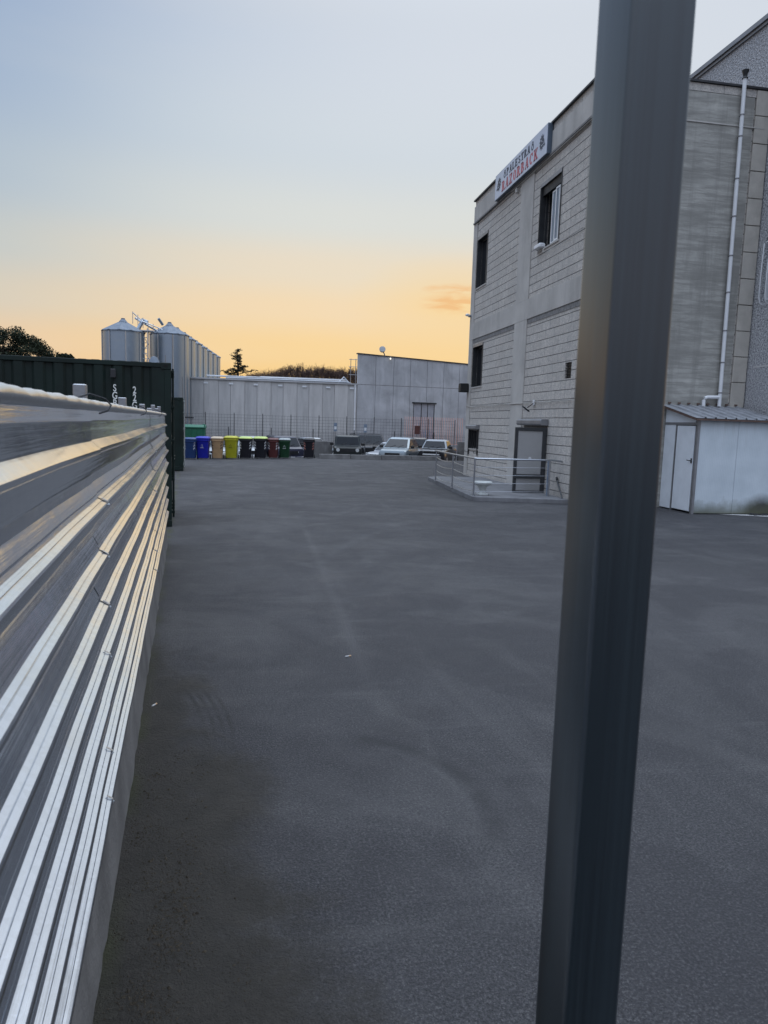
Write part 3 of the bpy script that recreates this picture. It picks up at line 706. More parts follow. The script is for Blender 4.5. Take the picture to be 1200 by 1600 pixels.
# sign box on the roof edge
M['sign_face'] = simple('sign_vinyl', (.55, .58, .66), .35, var=.06)
M['sign_case'] = simple('sign_case', (.10, .13, .17), .4, metal=.3)
M['sign_dark'] = simple('sign_dark_print', (.035, .045, .07), .5)
M['sign_red'] = simple('sign_red_print', (.50, .12, .14), .5)
def sign():
    root = empty('sign_box', (7.88, 22.3, 9.63), 0, 'long white lettered sign box at the roof edge of the block building', 'sign')
    h = .83; a, b = -2.27, 2.27
    MB().bbox(.006, .165, a, b, 0, h, .012).build('case', 'sign_case', root)
    MB().box(0, .005, a+.015, b-.015, .015, h-.015).build('face', 'sign_face', root)
    # strokes seen from the yard: text runs toward the camera (decreasing y)
    def place(polys, name, mat, y0, z0, wd, ht):
        mb = MB()
        for poly in polys: mb.loft([[(-.0015, y0-p[0]*wd, z0+p[1]*ht) for p in poly], [(-.006, y0-p[0]*wd, z0+p[1]*ht) for p in poly]])
        return mb.build(name, mat, root)
    def st(x0, y0, x1, y1, t):
        d_ = Vector((x1-x0, y1-y0)); n_ = Vector((-d_.y, d_.x)).normalized()*t/2
        return [(x0+n_.x, y0+n_.y), (x1+n_.x, y1+n_.y), (x1-n_.x, y1-n_.y), (x0-n_.x, y0-n_.y)]
    T, t_, S = .27, .13, .09
    V = lambda x: [(x-T/2, 0), (x-T/2, 1), (x+T/2, 1), (x+T/2, 0)]
    def ser(x, top=True, bot=True):
        o = []
        if top: o.append([(x-T, 1-S), (x-T, 1), (x+T, 1), (x+T, 1-S)])
        if bot: o.append([(x-T, 0), (x-T, S), (x+T, S), (x+T, 0)])
        return o
    def arc_(cx, cy, rx, ry, a0, a1, t1=T):
        o = []; n = 8
        for k in range(n):
            p, q = R(a0+(a1-a0)*k/n), R(a0+(a1-a0)*(k+1)/n); th = lambda a: t_ + (t1-t_)*abs(math.cos(a))
            o.append([(cx+rx*math.cos(p), cy+ry*math.sin(p)), (cx+rx*math.cos(q), cy+ry*math.sin(q)), (cx+(rx-th(q))*math.cos(q), cy+(ry-t_)*math.sin(q)), (cx+(rx-th(p))*math.cos(p), cy+(ry-t_)*math.sin(p))])
        return o
    G = {'P': [V(.25)]+ser(.25)+arc_(.40, .74, .42, .26, -90, 90), 'L': [V(.28)]+ser(.28)+[[(.2, 0), (.2, t_), (.85, t_), (.85, 0)], [(.78, 0), (.78, .3), (.88, .3), (.88, 0)]],
         'A': [st(.18, 0, .5, 1, t_), st(.5, 1, .78, 0, T), [(.3, .28), (.3, .36), (.7, .36), (.7, .28)], [(.02, 0), (.02, S), (.34, S), (.34, 0)], [(.58, 0), (.58, S), (.98, S), (.98, 0)]],
         'E': [V(.28)]+ser(.28)+[[(.2, 0), (.2, t_), (.85, t_), (.85, 0)], [(.2, 1-t_), (.2, 1), (.85, 1), (.85, 1-t_)], [(.2, .46), (.2, .55), (.66, .55), (.66, .46)], [(.78, 0), (.78, .26), (.86, .26), (.86, 0)], [(.78, .76), (.78, 1), (.86, 1), (.86, .76)], [(.6, .38), (.6, .62), (.68, .62), (.68, .38)]],
         'S': arc_(.5, .74, .36, .26, 10, 270)+arc_(.5, .26, .38, .27, -170, 90), 'T': [V(.5)]+ser(.5, False)+[[(.08, 1-t_), (.08, 1), (.92, 1), (.92, 1-t_)], [(.06, .72), (.06, 1), (.15, 1), (.15, .72)], [(.85, .72), (.85, 1), (.94, 1), (.94, .72)]],
         'R': [V(.25)]+ser(.25)+arc_(.38, .75, .42, .25, -90, 90)+[st(.48, .5, .82, .02, T*.9), [(.66, 0), (.66, S), (1, S), (1, 0)]],
         'Z': [[(.1, 1-t_), (.1, 1), (.88, 1), (.88, 1-t_)], [(.08, 0), (.08, t_), (.9, t_), (.9, 0)], st(.78, .97, .2, .03, T), [(.08, .74), (.08, 1), (.17, 1), (.17, .74)], [(.82, 0), (.82, .27), (.91, .27), (.91, 0)]],
         'O': arc_(.5, .5, .42, .51, 0, 360), 'B': [V(.25)]+ser(.25)+arc_(.38, .76, .38, .24, -90, 90)+arc_(.40, .28, .46, .28, -90, 90),
         'C': arc_(.52, .5, .44, .51, 50, 310)+[[(.76, .66), (.76, 1), (.86, 1), (.86, .66)]], 'K': [V(.25)]+ser(.25)+[st(.34, .42, .82, .97, t_*1.2), st(.46, .56, .84, .03, T*.9), [(.64, 0), (.64, S), (1, S), (1, 0)], [(.64, 1-S), (.64, 1), (.96, 1), (.96, 1-S)]]}
    def line(s, y0, z0, wd, ht, mat, gap=1.12):
        for i, ch in enumerate(s): place(G[ch], 'lettering', mat, y0-i*wd*gap, z0, wd, ht)
    line('PALESTRA', 1.13, .485, .235, .225, 'sign_dark')
    line('RAZORBACK', 1.55, .10, .315, .315, 'sign_red')
    # kettlebell marks either side of the upper line, boar heads at the ends
    kett = arc_(.5, .36, .40, .36, 0, 360, .16)+arc_(.5, .72, .26, .28, -20, 200, .09)
    for y0 in (1.42, -1.02): place(kett, 'kettlebell_mark', 'sign_dark', y0, .47, .24, .26)
    boar = [[(.05, .30), (.18, .42), (.22, .58), (.34, .70), (.30, .86), (.44, .80), (.50, .98), (.60, .84), (.72, .96), (.74, .80), (.92, .82), (.84, .68), (.99, .60), (.86, .52), (.97, .38), (.82, .38), (.86, .20), (.72, .26), (.66, .08), (.58, .22), (.46, .10), (.44, .26), (.30, .18), (.28, .28), (.12, .20)],
            ]
    tri = lambda p, q, r_: [p, q, r_]
    def boarhead(y0, flip):
        f = (lambda p: (1-p[0], p[1])) if flip else (lambda p: p)
        mb = MB(); body = [f(p) for p in boar[0]]; cx, cz = f((.6, .52))
        for i in range(len(body)):
            p, q = body[i], body[(i+1) % len(body)]
            mb.loft([[(x_, y0-u*.46, .17+v_*.5) for u, v_ in ((cx, cz), p, q)] for x_ in (-.0015, -.005)])
        o = mb.build('boar_emblem', 'sign_dark', root)
        e = MB()
        for poly in ([(.34, .50), (.44, .56), (.42, .48)], [(.16, .32), (.24, .46), (.28, .32)], [(.52, .34), (.68, .42), (.60, .30)], [(.60, .60), (.72, .72), (.70, .56)], [(.40, .36), (.48, .42), (.46, .30)]):
            poly = [f(p) for p in poly]; e.loft([[(x_, y0-u*.46, .17+v_*.5) for u, v_ in poly] for x_ in (-.0055, -.008)])
        e.build('light_marks', 'sign_face', o)
    boarhead(2.12, False); boarhead(-1.68, True)
    br = MB()
    for yy in (-1.5, 0, 1.5): br.box(.166, .19, yy-.04, yy+.04, .1, .7)
    br.build('bracket', 'black', root)
sign()

def fixtures():
    # conduit across the facade
    mb = MB(); pts = []
    for i in range(30):
        y = 17.7+9.7*i/29; pts.append((8.012, y, 2.71+.035*math.sin(i*.9)*(.3 if i < 14 else .6)+.01*math.sin(i*2.7)))
    mb.tube(pts, .014, 6); tag(mb.build('cable', 'frame_conc', smooth=True), 'pale cable sagging across the block wall below the lowest floor beam', 'cable')
    mb = MB(); mb.tube([(8.01, 17.5, 9.56), (7.995, 20, 9.55), (8.0, 22.5, 9.545), (8.0, 23.2, 9.56)], .012, 6); mb.bbox(7.96, 8.055, 22.62, 22.74, 9.36, 9.50, .01)
    tag(mb.build('sign_cable', 'frame_conc'), 'thin cable and small junction box under the sign', 'cable')
    # wall lamp over the door
    root = empty('wall_lamp', (8.03, 20.3, 2.6), 0, 'small black floodlight on an arm above the door of the block building', 'lamp')
    MB().bbox(-.03, -.001, -.06, .06, .02, .18, .008).build('mount', 'white_frame', root)
    MB().tube([(-.02, 0, .08), (-.10, .0, .02), (-.20, .03, -.06)], .014, 6).build('arm', 'black', root)
    hd = MB(); hd.bbox(-.12, .12, -.09, .09, -.02, .02, .01); o = hd.build('lamp_head', 'black', root, loc=(-.24, .03, -.09)); o.rotation_euler = (R(10), R(35), 0)
    hd = MB(); hd.box(-.10, .10, -.075, .075, -.026, -.021); o2 = hd.build('lamp_glass', 'dusk_glass', o)
    # black speaker box at the far corner
    root = empty('loudspeaker', (7.86, 27.3, 3.43), 0, 'black loudspeaker box on the far corner of the block building', 'speaker')
    MB().bbox(-.17, .15, -.16, .16, -.17, .17, .015).build('cabinet', 'black', root)
    MB().box(-.14, .12, -.165, -.161, -.14, .14).build('grille', 'rubber', root)
    MB().tube([(.15, 0, 0), (.19, 0, 0)], .03, 8).build('bracket', 'black', root)
    # small dome lamp half way up the far corner
    root = empty('corner_camera', (7.98, 27.3, 6.18), 0, 'small pale camera on the far upper corner of the block building', 'camera')
    MB().tube([(.05, 0, 0), (-.05, 0, .0)], .05, 10).build('mount', 'grey_frame', root)
    MB().tube([(-.03, 0, .02), (-.12, -.05, .03), (-.19, -.10, .01)], [.05, .055, .03], 10).build('housing', 'white_frame', root, smooth=True)
    # box on the sill of the open window
    mb = MB(); mb.bbox(7.90, 8.10, 20.25, 20.70, 7.135, 7.27, .03); tag(mb.build('plastic_tub', 'white_frame', smooth=True), 'white plastic tub on the sill of the open upper window', 'tub')
    mb = MB(); mb.tube([(8.01, 20.2, 7.09), (7.98, 20.15, 6.98), (8.0, 19.6, 6.97), (8.01, 18.6, 7.0), (8.01, 17.6, 7.03)], .012, 6)
    tag(mb.build('cable', 'frame_conc', smooth=True), 'thin cable running right from the open upper window sill', 'cable')
    # rods leaning by the door
    root = empty('drain_hose', (7.9, 17.8, 0), 0, 'dark hose leaning on the wall right of the railing', 'hose')
    MB().tube([(.12, .52, .60), (.09, .38, .50), (.04, .12, .36), (-.02, -.2, .16), (-.06, -.36, .0)], .022, 8).build('hose_pipe', 'dark_frame', root, smooth=True)
    MB().tube([(.13, .55, .62), (.105, .46, .56)], .032, 8).build('nozzle', 'black', root)
fixtures()

# entrance platform with steel railing and an urn
def platform():
    pl = MB(); poly = [(5.90, 24.6), (5.53, 17.98), (5.62, 17.86), (7.84, 17.42), (8.02, 17.42), (8.02, 24.9), (6.3, 25.0)]
    pl.prism(poly, 'z', -.01, .115); struct(pl.build('pavement', 'step_conc', bevel=.015))
    root = empty('railing', (5.62, 18.15, .115), 0, 'stainless steel railing round the entrance step with sagging lower rods', 'railing')
    A, B, C_, D_ = Vector((.13, 4.7, 0)), Vector((.04, 2.3, 0)), Vector((0, 0, 0)), Vector((2.10, -.10, 0))
    H = .99
    for p, hh in ((A, H), (B, H), (C_, H), (Vector((2.13, .06, 0)), H)):
        mb = MB(); mb.tube([(p.x, p.y, 0), (p.x, p.y, hh-.02)], .022, 10); mb.lathe([(.05, 0), (.05, .008), (.03, .012)], (p.x, p.y, 0), 12); mb.build('post', 'inox', root, smooth=True)
    mb = MB(); mb.tube([A+Vector((.01, .15, H)), A+Vector((0, 0, H)), B+Vector((0, 0, H)), C_+Vector((0, 0, H+.0)), (.06, -.03, H-.005), (2.16, -.08, H), (2.42, -.08, H-.03)], .026, 10); mb.build('handrail', 'inox', root, smooth=True)
    for k in range(4):
        z = .78-.215*k
        mb = MB()
        for P, Q in ((A, B), (B, C_)):
            pts = [P.lerp(Q, t_/8)+Vector((0, 0, z-.055*math.sin(math.pi*t_/8))) for t_ in range(9)]; mb.tube(pts, .0095, 6)
        mb.build('sagging_rod', 'inox', root, smooth=True)
        mb = MB(); mb.tube([C_+Vector((0, 0, z-.02)), D_+Vector((.02, 0, z))], .006, 6); mb.build('straight_rod', 'zinc_dark', root, smooth=True)
    mb = MB(); mb.bbox(7.735, 7.80, 18.28, 18.34, .116, 1.09, .006); tag(mb.build('pipe_post', 'blue_grey'), 'blue-grey flat post in front of the open door', 'post')
    root = empty('stone_urn', (5.93, 18.35, .116), 0, 'small pale stone urn behind the railing', 'urn')
    MB().bbox(-.12, .12, -.12, .12, 0, .045, .008).build('plinth', 'stone', root)
    ub = MB(); ub.lathe([(.10, .045), (.085, .07), (.075, .10), (.095, .17), (.135, .235), (.15, .26), (.20, .275), (.245, .30), (.26, .345), (.245, .365), (.21, .36), (.18, .31), (.05, .29)], (0, 0, 0), 26)
    ub.build('bowl', 'stone', root, smooth=True, autosmooth=50)
M['step_conc'] = mat_concrete('worn_step_concrete', (.17, .17, .175), var=.2, stain=.4, scale=2)
M['stone'] = mat_concrete('pale_stone', (.56, .58, .56), var=.1, stain=.3, scale=6)
M['blue_grey'] = simple('blue_grey_paint', (.20, .25, .32), .5)
platform()

# ------------------------------------------------------------------ big roughcast warehouse on the right
def warehouse():
    root = empty('roughcast_warehouse', (12.52, 30, 0), 0, 'tall warehouse with a speckled roughcast wall behind the block building', 'building')
    a, b, H, W = -14.6, 9.5, 12.36, 16
    hole = [(-14.35, -13.30, 5.32, 6.88)]
    mb = MB(); wall_faces(mb, (a, b), (-.5, H), hole, lambda y, z: (0, y, z))
    for p, q, r_, s_ in hole:
        e = .2
        mb.quad((0, p, r_), (e, p, r_), (e, p, s_), (0, p, s_)); mb.quad((0, q, r_), (0, q, s_), (e, q, s_), (e, q, r_)); mb.quad((0, p, s_), (e, p, s_), (e, q, s_), (0, q, s_)); mb.quad((0, p, r_), (0, q, r_), (e, q, r_), (e, p, r_))
    mb.quad((0, a, -.5), (W, a, -.5), (W, a, H), (0, a, H)); mb.quad((0, b, -.5), (W, b, -.5), (W, b, H), (0, b, H)); mb.quad((W, a, -.5), (W, b, -.5), (W, b, H), (W, a, H))
    mb.build('wall', 'roughcast', root)
    MB().loft([[(-.05, yy, H+.001), (W+.05, yy, H+.001), (W/2, yy, H+.9)] for yy in (a-.05, b+.05)]).build('roof', 'coping', root)
    gt = MB(); gt.box(-.10, -.052, a, b, H-.06, H+.06); gt.box(-.05, -.003, a, b, H-.14, H-.065); gt.build('gutter', 'grey_frame', root)
    jt = MB(); jt.box(-.006, -.001, -13.98, -13.94, 3.7, 5.2); jt.box(-.006, -.001, -15.2, -13.25, 3.66, 3.70); jt.build('joint_strip', 'pale_conc', root)
    wf = MB(); p, q, r_, s_ = hole[0]
    for (y0, y1, z0, z1) in ((p, p+.06, r_, s_), (q-.06, q, r_, s_), (p+.06, q-.06, s_-.06, s_), (p+.06, q-.06, r_, r_+.06)): wf.box(.10, .15, y0, y1, z0, z1)
    w_ = wf.build('window', 'white_frame', root); MB().box(.16, .17, p, q, r_, s_).build('pane', 'dusk_glass', w_)
    gr = MB()
    for k in range(5): yy = q-.06-k*.22; gr.tube([(-.005, yy, s_-.1), (-.09, yy, s_-.16), (-.11, yy, (r_+s_)/2), (-.11, yy, r_+.10), (-.07, yy, r_-.06), (-.005, yy, r_-.10)], .016, 6)
    gr.build('window_grille', 'white_frame', w_, smooth=True)
warehouse()

# flue pipe on the side wall
def flue():
    root = empty('flue_pipe', (11.72, 16.86, 2.65), 0, 'tall white flue pipe with a black cap on the bare concrete side wall', 'pipe')
    mb = MB(); mb.tube([(0, 0, .0), (0, 0, .30), (-.075, 0, 7.98)], .047, 14); mb.build('riser', 'white_frame', root, smooth=True)
    mb = MB(); mb.tube([(-.02, 0, .235), (-.36, 0, .225), (-.425, 0, .20), (-.45, 0, .15), (-.45, 0, -.02)], .044, 12); mb.build('elbow', 'white_frame', root, smooth=True)
    for z in (.33, 1.1, 1.9, 2.85, 3.75, 4.7, 5.6, 6.6, 7.1):
        MB().lathe([(.050, 0), (.056, .005), (.056, .030), (.050, .035)], (-.0098*z, 0, z), 14).build('collar', 'grey_frame', root)
        MB().box(-.01-.0098*z, .01-.0098*z, .05, .10, z+.01, z+.025).build('bracket', 'black', root)
    MB().lathe([(.075, 7.96), (.05, 8.0), (.055, 8.06), (.085, 8.13), (.085, 8.15), (.02, 8.16)], (-.075, 0, 0), 14).build('cap', 'black', root, smooth=True)
flue()

def mat_shed():
    m = NT('shed_sandwich_panel'); x, y, z = m.sepxyz()
    rib = m.math('FRACT', m.math('MULTIPLY', m.math('ADD', x, y), 22))
    n = m.noise(2, 5)
    c = m.mix(m.ramp(n, [(.3, 0.0), (.7, 1.0)]), (.50, .56, .60), (.60, .66, .70))
    c = m.mix(m.ramp(rib, [(0.0, .35), (.16, 0.0)]), c, (.34, .39, .42))
    # soot mark low on the front and green algae along the foot
    dx = m.math('DIVIDE', m.math('SUBTRACT', x, 1.95), .85); dz = m.math('DIVIDE', m.math('SUBTRACT', z, .05), .50)
    q = m.math('SQRT', m.math('ADD', m.math('MULTIPLY', dx, dx), m.math('MULTIPLY', dz, dz)))
    soot = m.math('SUBTRACT', 1, m.math('ADD', q, m.math('MULTIPLY', m.math('SUBTRACT', m.noise(3, 5), .5), .5)), clamp=True)
    c = m.mix(m.math('MULTIPLY', soot, 1.6, clamp=True), c, (.06, .06, .055))
    alg = m.math('SUBTRACT', 1, m.math('DIVIDE', z, m.math('MULTIPLY', m.noise(4, 5), .75)), clamp=True)
    c = m.mix(m.math('MULTIPLY', alg, .95), c, (.10, .105, .065))
    drip = m.noise(1, 5, m.map((9, 9, .5))); top = m.math('MULTIPLY', m.math('SUBTRACT', z, 1.4), .8, clamp=True)
    c = m.mix(m.math('MULTIPLY', m.ramp(drip, [(.5, 0.0), (.7, .5)]), top), c, (.36, .38, .36))
    m.set(color=c, rough=.55, spec=.4).bump(m.ramp(rib, [(0.0, 0.0), (.2, 1.0)]), .25, .006)
    return m.m
def shed():
    M['shed'] = mat_shed()
    root = empty('metal_shed', (10.3, 15.53, 0), 0, 'low white panel shed with a ribbed roof against the warehouse wall', 'shed')
    W, D = 2.19, 1.42; hf, hb = 2.30, 2.62
    fr = MB(); fr.box(.05, 1.07, 0, .03, .02, hf-.01); fr.box(1.078, W, 0, .03, .02, hf-.01); fr.build('front_wall', 'shed', root)
    sl = MB()
    sl.box(.004, .034, .92, D, .03, 2.14); sl.loft([[(x_, .12, 2.20), (x_, D, 2.20), (x_, D, hb-.03), (x_, .12, hf+.0)] for x_ in (.004, .034)])
    sl.build('side_wall', 'white_paint', root)
    po = MB(); po.box(-.01, .05, -.012, .06, 0, hf-.012); po.box(-.01, .045, .88, .92, 0, 2.16); po.box(-.008, .045, .06, D, 2.14, 2.195); po.build('frame', 'grey_frame', root)
    d_ = MB().bbox(.0, .03, .125, .865, .05, 2.12, .006).build('door', 'white_paint', root)
    hm = MB(); hm.tube([(-.002, .17, 1.28), (-.05, .17, 1.28), (-.05, .29, 1.29)], .011, 8); hm.bbox(-.008, -.0005, .14, .20, 1.22, 1.34, .003); hm.build('handle', 'black', d_)
    MB().box(.034, .045, .07, .12, .03, 2.12).build('jamb', 'grey_frame', root)
    # ribbed roof
    rf = MB(); pts = []; x = -.14
    while x < W-.05:
        pts += [(x, 0), (x+.20, 0), (x+.215, .035), (x+.245, .035), (x+.26, 0)]; x += .27
    pts = [p for p in pts if p[0] < W]
    rf.loft([[(px, yy, zz+dz) for px, dz in pts] for yy, zz in ((-.12, hf+.005), (D+.02, hb+.03))], caps=False, closed=False)
    o = rf.build('roof', 'roof_sheet', root); s_ = o.modifiers.new('t', 'SOLIDIFY'); s_.thickness = .004
    fa = MB(); fa.loft([[(x_, -.11, hf-.055), (x_, D, hb-.04), (x_, D, hb+.015), (x_, -.11, hf-.004)] for x_ in (-.135, -.10)]); fa.box(-.10, W, -.112, -.085, hf-.05, hf-.006); fa.build('fascia', 'rust_brown', root)
    en = MB()
    for k in range(8): en.box(.03+.27*k, .10+.27*k, D-.03, D+.0, hb+.06, hb+.10)
    en.build('ridge_filler', 'rust_brown', root)
    # blackened rubble and pale apron at the foot
    st = MB(); q = random.Random(5)
    for i in range(60):
        x = 1.5+q.random()*1.2; y = -.03-q.random()*.20; r_ = q.uniform(.02, .06)
        st.lathe([(r_*.6, 0), (r_, r_*.35), (r_*.7, r_*.8), (r_*.1, r_)], (x+10.3, y+15.53, .003), 6)
    tag(st.build('burnt_debris', 'black'), 'low heap of black burnt scraps at the foot of the white shed', 'debris')
    ap = MB(); ap.add([(11.0, 15.50, .006), (14.5, 15.50, .006), (14.5, 14.95, .006), (12.3, 15.05, .006), (11.5, 15.32, .006)], [(0, 1, 2, 3, 4)]); struct(ap.build('path', 'pale_conc'))
M['roof_sheet'] = simple('weathered_roof_sheet', (.30, .31, .33), .5, metal=.3, var=.2)
M['rust_brown'] = simple('rusty_trim', (.12, .075, .06), .8, var=.3, scale=12)
shed()

# ------------------------------------------------------------------ far buildings (lower level z = -.45)
def far_wall():
    root = empty('low_warehouse', (1.0, 52, -.45), 0, 'long low warehouse with pale ribbed wall panels and pipes on its roof', 'building')
    mb = MB(); x = -5.75; k = 0; H = 5.12
    while x < 5.9:
        w_ = .98 if k % 2 else .86
        x2 = min(x+w_, 5.95)
        pm = MB(); pm.box(x+.008, x2-.008, 0-(.03 if k % 2 else 0), .2, 0, H); pm.build('wall_panel', 'panel_a' if k % 2 else 'panel_b', root)
        x = x2; k += 1
    MB().box(-5.8, 5.955, .2, 18, 0, H-.15).build('wall', 'frame_conc', root)
    cp = MB(); cp.box(-5.85, 5.95, -.10, .5, H, H+.10); cp.build('gutter', 'zinc_dull', root)
    hk = MB()
    for i in range(7): hk.box(-4.9+i*1.72, -4.6+i*1.72, -.055, -.032, H-.32, H-.20)
    hk.build('lifting_plate', 'white_frame', root)
    dp = MB(); dp.tube([(5.80, -.12, 0), (5.80, -.12, H)], .055, 8); dp.build('downpipe', 'white_frame', root, smooth=True)
    # pipes lying over the roof
    for i, (x0, x1, z, yy) in enumerate(((-4.7, 5.3, .26, .4), (-3.4, 5.55, .17, .25), (-4.8, 1.5, .30, .9), (-1.0, 5.4, .36, 1.1))):
        pp = MB(); zz = H+z
        pp.tube([(x0, yy, zz), (x1-.25, yy, zz+.02), (x1, yy, zz-.08), (x1+.08, yy, zz-.3)], .05, 8); pp.build('roof_pipe', 'zinc_dark', root, smooth=True)
    fk = MB()
    fk.tube([(4.6, .3, H+.1), (5.0, .3, H+.55), (5.4, .3, H+.12)], .05, 6); fk.build('pipe_support', 'zinc_dull', root)
def panel_mat(name, col):
    m = NT(name); x, y, z = m.sepxyz(); n = m.noise(1, 6, m.map((3, 3, .4)), rough=.65); n2 = m.noise(2.5, 5)
    c = m.mix(m.ramp(n, [(.4, 0.0), (.7, 1.0)]), col, tuple(q*.78 for q in col)); c = m.mix(m.math('MULTIPLY', m.ramp(n2, [(.55, 0.0), (.8, 1.0)]), .3), c, tuple(min(1, q*1.2) for q in col))
    m.set(color=c, rough=.6, spec=.4); return m.m
M['panel_a'] = panel_mat('pale_panel', (.56, .54, .52)); M['panel_b'] = panel_mat('greyer_panel', (.51, .495, .48))
far_wall()

def tall_hall():
    root = empty('concrete_hall', (6.96, 52, -.45), R(4.5), 'tall windowless hall of grey precast concrete panels with a high gate', 'building')
    Ht = 7.35; n = 7; W = 9.6
    xs = [0, 1.35, 2.72, 4.0, 5.3, 6.6, 7.85, W]
    for i in range(len(xs)-1):
        z0 = 0; gate = (4.30, 5.98)
        zt = Ht-.035*xs[i]*1.2; zt2 = Ht-.035*xs[i+1]*1.2
        mb = MB()
        a, b = xs[i]+.012, xs[i+1]-.012
        zl = 3.98 if (a < 5.9 and b > 4.35) else 0
        mb.loft([[(a, y_, zl), (b, y_, zl), (b, y_, zt2), (a, y_, zt)] for y_ in (0, .22)])
        if zl:
            if a < 4.30: mb.box(a, 4.30, 0, .22, 0, zl)
            if b > 5.98: mb.box(5.98, b, 0, .22, 0, zl)
        mb.build('wall_panel', 'tall_conc', root)
        rc = MB()
        for (za, zb) in ((5.15, 5.19),):
            rc.box(a, b, -.003, .0, za, zb)
        rc.build('panel_seam', 'grey_shadow_mortar', root)
    MB().loft([[(0.01, .22, z_), (W, .22, z_), (W+6, 22, z_), (5.8, 22, z_)] for z_ in (0, Ht-.5)]).build('wall', 'tall_conc', root)
    cp = MB(); cp.loft([[(x_, -.06, z_), (x_, .4, z_), (x_, .4, z_+.06), (x_, -.06, z_+.06)] for x_, z_ in ((-.05, Ht+.001), (W+.05, Ht-.042*W+.003))]); cp.build('coping', 'coping', root)
    gt = MB().box(4.31, 5.97, .06, .12, 0, 3.96).build('gate', 'gate_grey', root)
    st = MB()
    for x_ in (4.31, 4.93, 5.42, 5.93): st.box(x_, x_+.045, .03, .06, 0, 3.96)
    st.box(4.2, 6.1, -.05, -.005, 3.97, 4.05); st.build('gate_frame', 'dark_frame', gt)
    dd = MB(); dd.box(5.0, 5.4, .025, .058, .0, 1.9); dd.box(5.5, 5.9, .025, .058, 0, 1.9); dd.box(4.93, 5.95, .02, .059, 1.92, 1.98); dd.build('wicket_door', 'blue_grey', gt)
    # floodlight on the roof edge and a lit wall lamp
    fl = empty('floodlight', (8.95, 52.3, 6.86), R(25), 'round floodlight on a short bracket at the roof edge of the tall concrete hall', 'floodlight')
    MB().tube([(0, 0, -.12), (.0, 0, .10), (-.12, 0, .30)], .04, 8).build('bracket', 'grey_frame', fl)
    o = MB().lathe([(.02, -.2), (.12, -.18), (.20, -.05), (.23, .08), (.23, .12), (.05, .13)], (0, 0, 0), 16).build('lamp_head', 'lamp_grey', fl, smooth=True, loc=(-.20, 0, .42)); o.rotation_euler = (R(65), 0, R(-35))
    wl = empty('wall_lamp', (9.35, 52.05, 6.66), 0, 'small lit lamp under the roof edge of the tall concrete hall', 'lamp')
    MB().bbox(-.05, .05, -.08, .08, .08, .14, .01).build('hood', 'grey_frame', wl)
    MB().lathe([(.02, -.07), (.045, -.05), (.06, 0), (.045, .05), (.02, .06)], (0, -.03, 0), 12).build('bulb', 'lamp_glow', wl, smooth=True)
M['lamp_grey'] = simple('lamp_grey', (.30, .31, .32), .6); M['gate_grey'] = simple('gate_grey', (.34, .34, .37), .6, var=.12)
glow = NT('lit_lamp').set(color=(.9, .9, .8), emit=(1, .93, .75), estr=1.1); M['lamp_glow'] = glow.m
tall_hall()

# ------------------------------------------------------------------ silos
def silo(x, y, r, he, label, lad=False):
    root = empty('grain_silo', (x, y, -.45), 0, label, 'silo', 'steel grain silos in a row')
    H = he+.45; mb = MB(); prof = []
    z = 0; k = 0
    while z < H-.01:
        prof.append((r+(.012 if k % 2 else 0), z)); z += .11; k += 1
    prof.append((r, H)); prof = [(0.02, 0)]+prof+[(.02, H+.001)]
    mb.lathe(prof, (0, 0, 0), 36); mb.build('wall', 'silo', root, smooth=True, autosmooth=30)
    rf = MB(); rings = []; n = 48
    for rr, zz in ((r+.07, H-.03), (r+.07, H+.02), (.28, H+.58), (.02, H+.60)):
        rings.append([(rr*math.cos(2*math.pi*q/n)*(1+(.012 if q % 4 == 0 else 0)), rr*math.sin(2*math.pi*q/n)*(1+(.012 if q % 4 == 0 else 0)), zz+(.03 if q % 4 == 0 and rr > .2 else 0)) for q in range(n)])
    rf.loft(rings); rf.build('cone_roof', 'silo_cone', root, smooth=True, autosmooth=12)
    cp = MB(); cp.lathe([(.27, H+.56), (.27, H+.62), (.12, H+.80), (.12, H+.85), (.02, H+.87)], (0, 0, 0), 14); cp.build('cap', 'silo_cone', root)
    for q in range(8):
        a = 2*math.pi*(q+.35)/8; c_, s_ = math.cos(a), math.sin(a)
        sb = MB(); sb.tube([((r+.03)*c_, (r+.03)*s_, 0), ((r+.03)*c_, (r+.03)*s_, H-.05)], .035, 4); sb.build('stiffener', 'zinc_dull', root)
    if lad:
        a = R(-62); c_ = Vector((math.cos(a), math.sin(a), 0)); t_ = Vector((-c_.y, c_.x, 0)); ld = MB(); P = c_*(r+.16)
        for s_ in (-1, 1): ld.tube([P+t_*.22*s_+Vector((0, 0, .3)), P+t_*.22*s_+Vector((0, 0, H+.5))], .022, 5)
        z = .5
        while z < H+.4: ld.tube([P+t_*.22+Vector((0, 0, z)), P-t_*.22+Vector((0, 0, z))], .016, 4); z += .33
        z = 2.5
        while z < H+.4:
            ld.tube([P+t_*.22+Vector((0, 0, z)), P+t_*.38+c_*.35+Vector((0, 0, z)), P+c_*.68+Vector((0, 0, z)), P-t_*.38+c_*.35+Vector((0, 0, z)), P-t_*.22+Vector((0, 0, z))], .014, 4); z += .9
        ld.build('ladder', 'zinc_dull', root)
    return root
silo(-8.53, 48, 1.235, 7.16, 'left steel silo standing apart from the row, beside the ladder')
names = ['nearest silo of the receding row, right of the ladder', 'second silo of the receding row, just behind the nearest', 'third silo back in the receding row, a narrow bright edge', 'fourth silo back in the receding row, a narrow bright edge',
         'fifth silo back in the receding row', 'sixth silo back, before the last of the row', 'farthest silo, rightmost edge of the row by the low warehouse']
for i, nm_ in enumerate(names): silo(-5.95+.20*i, 50+2.68*i, 1.2, 7.32, nm_)
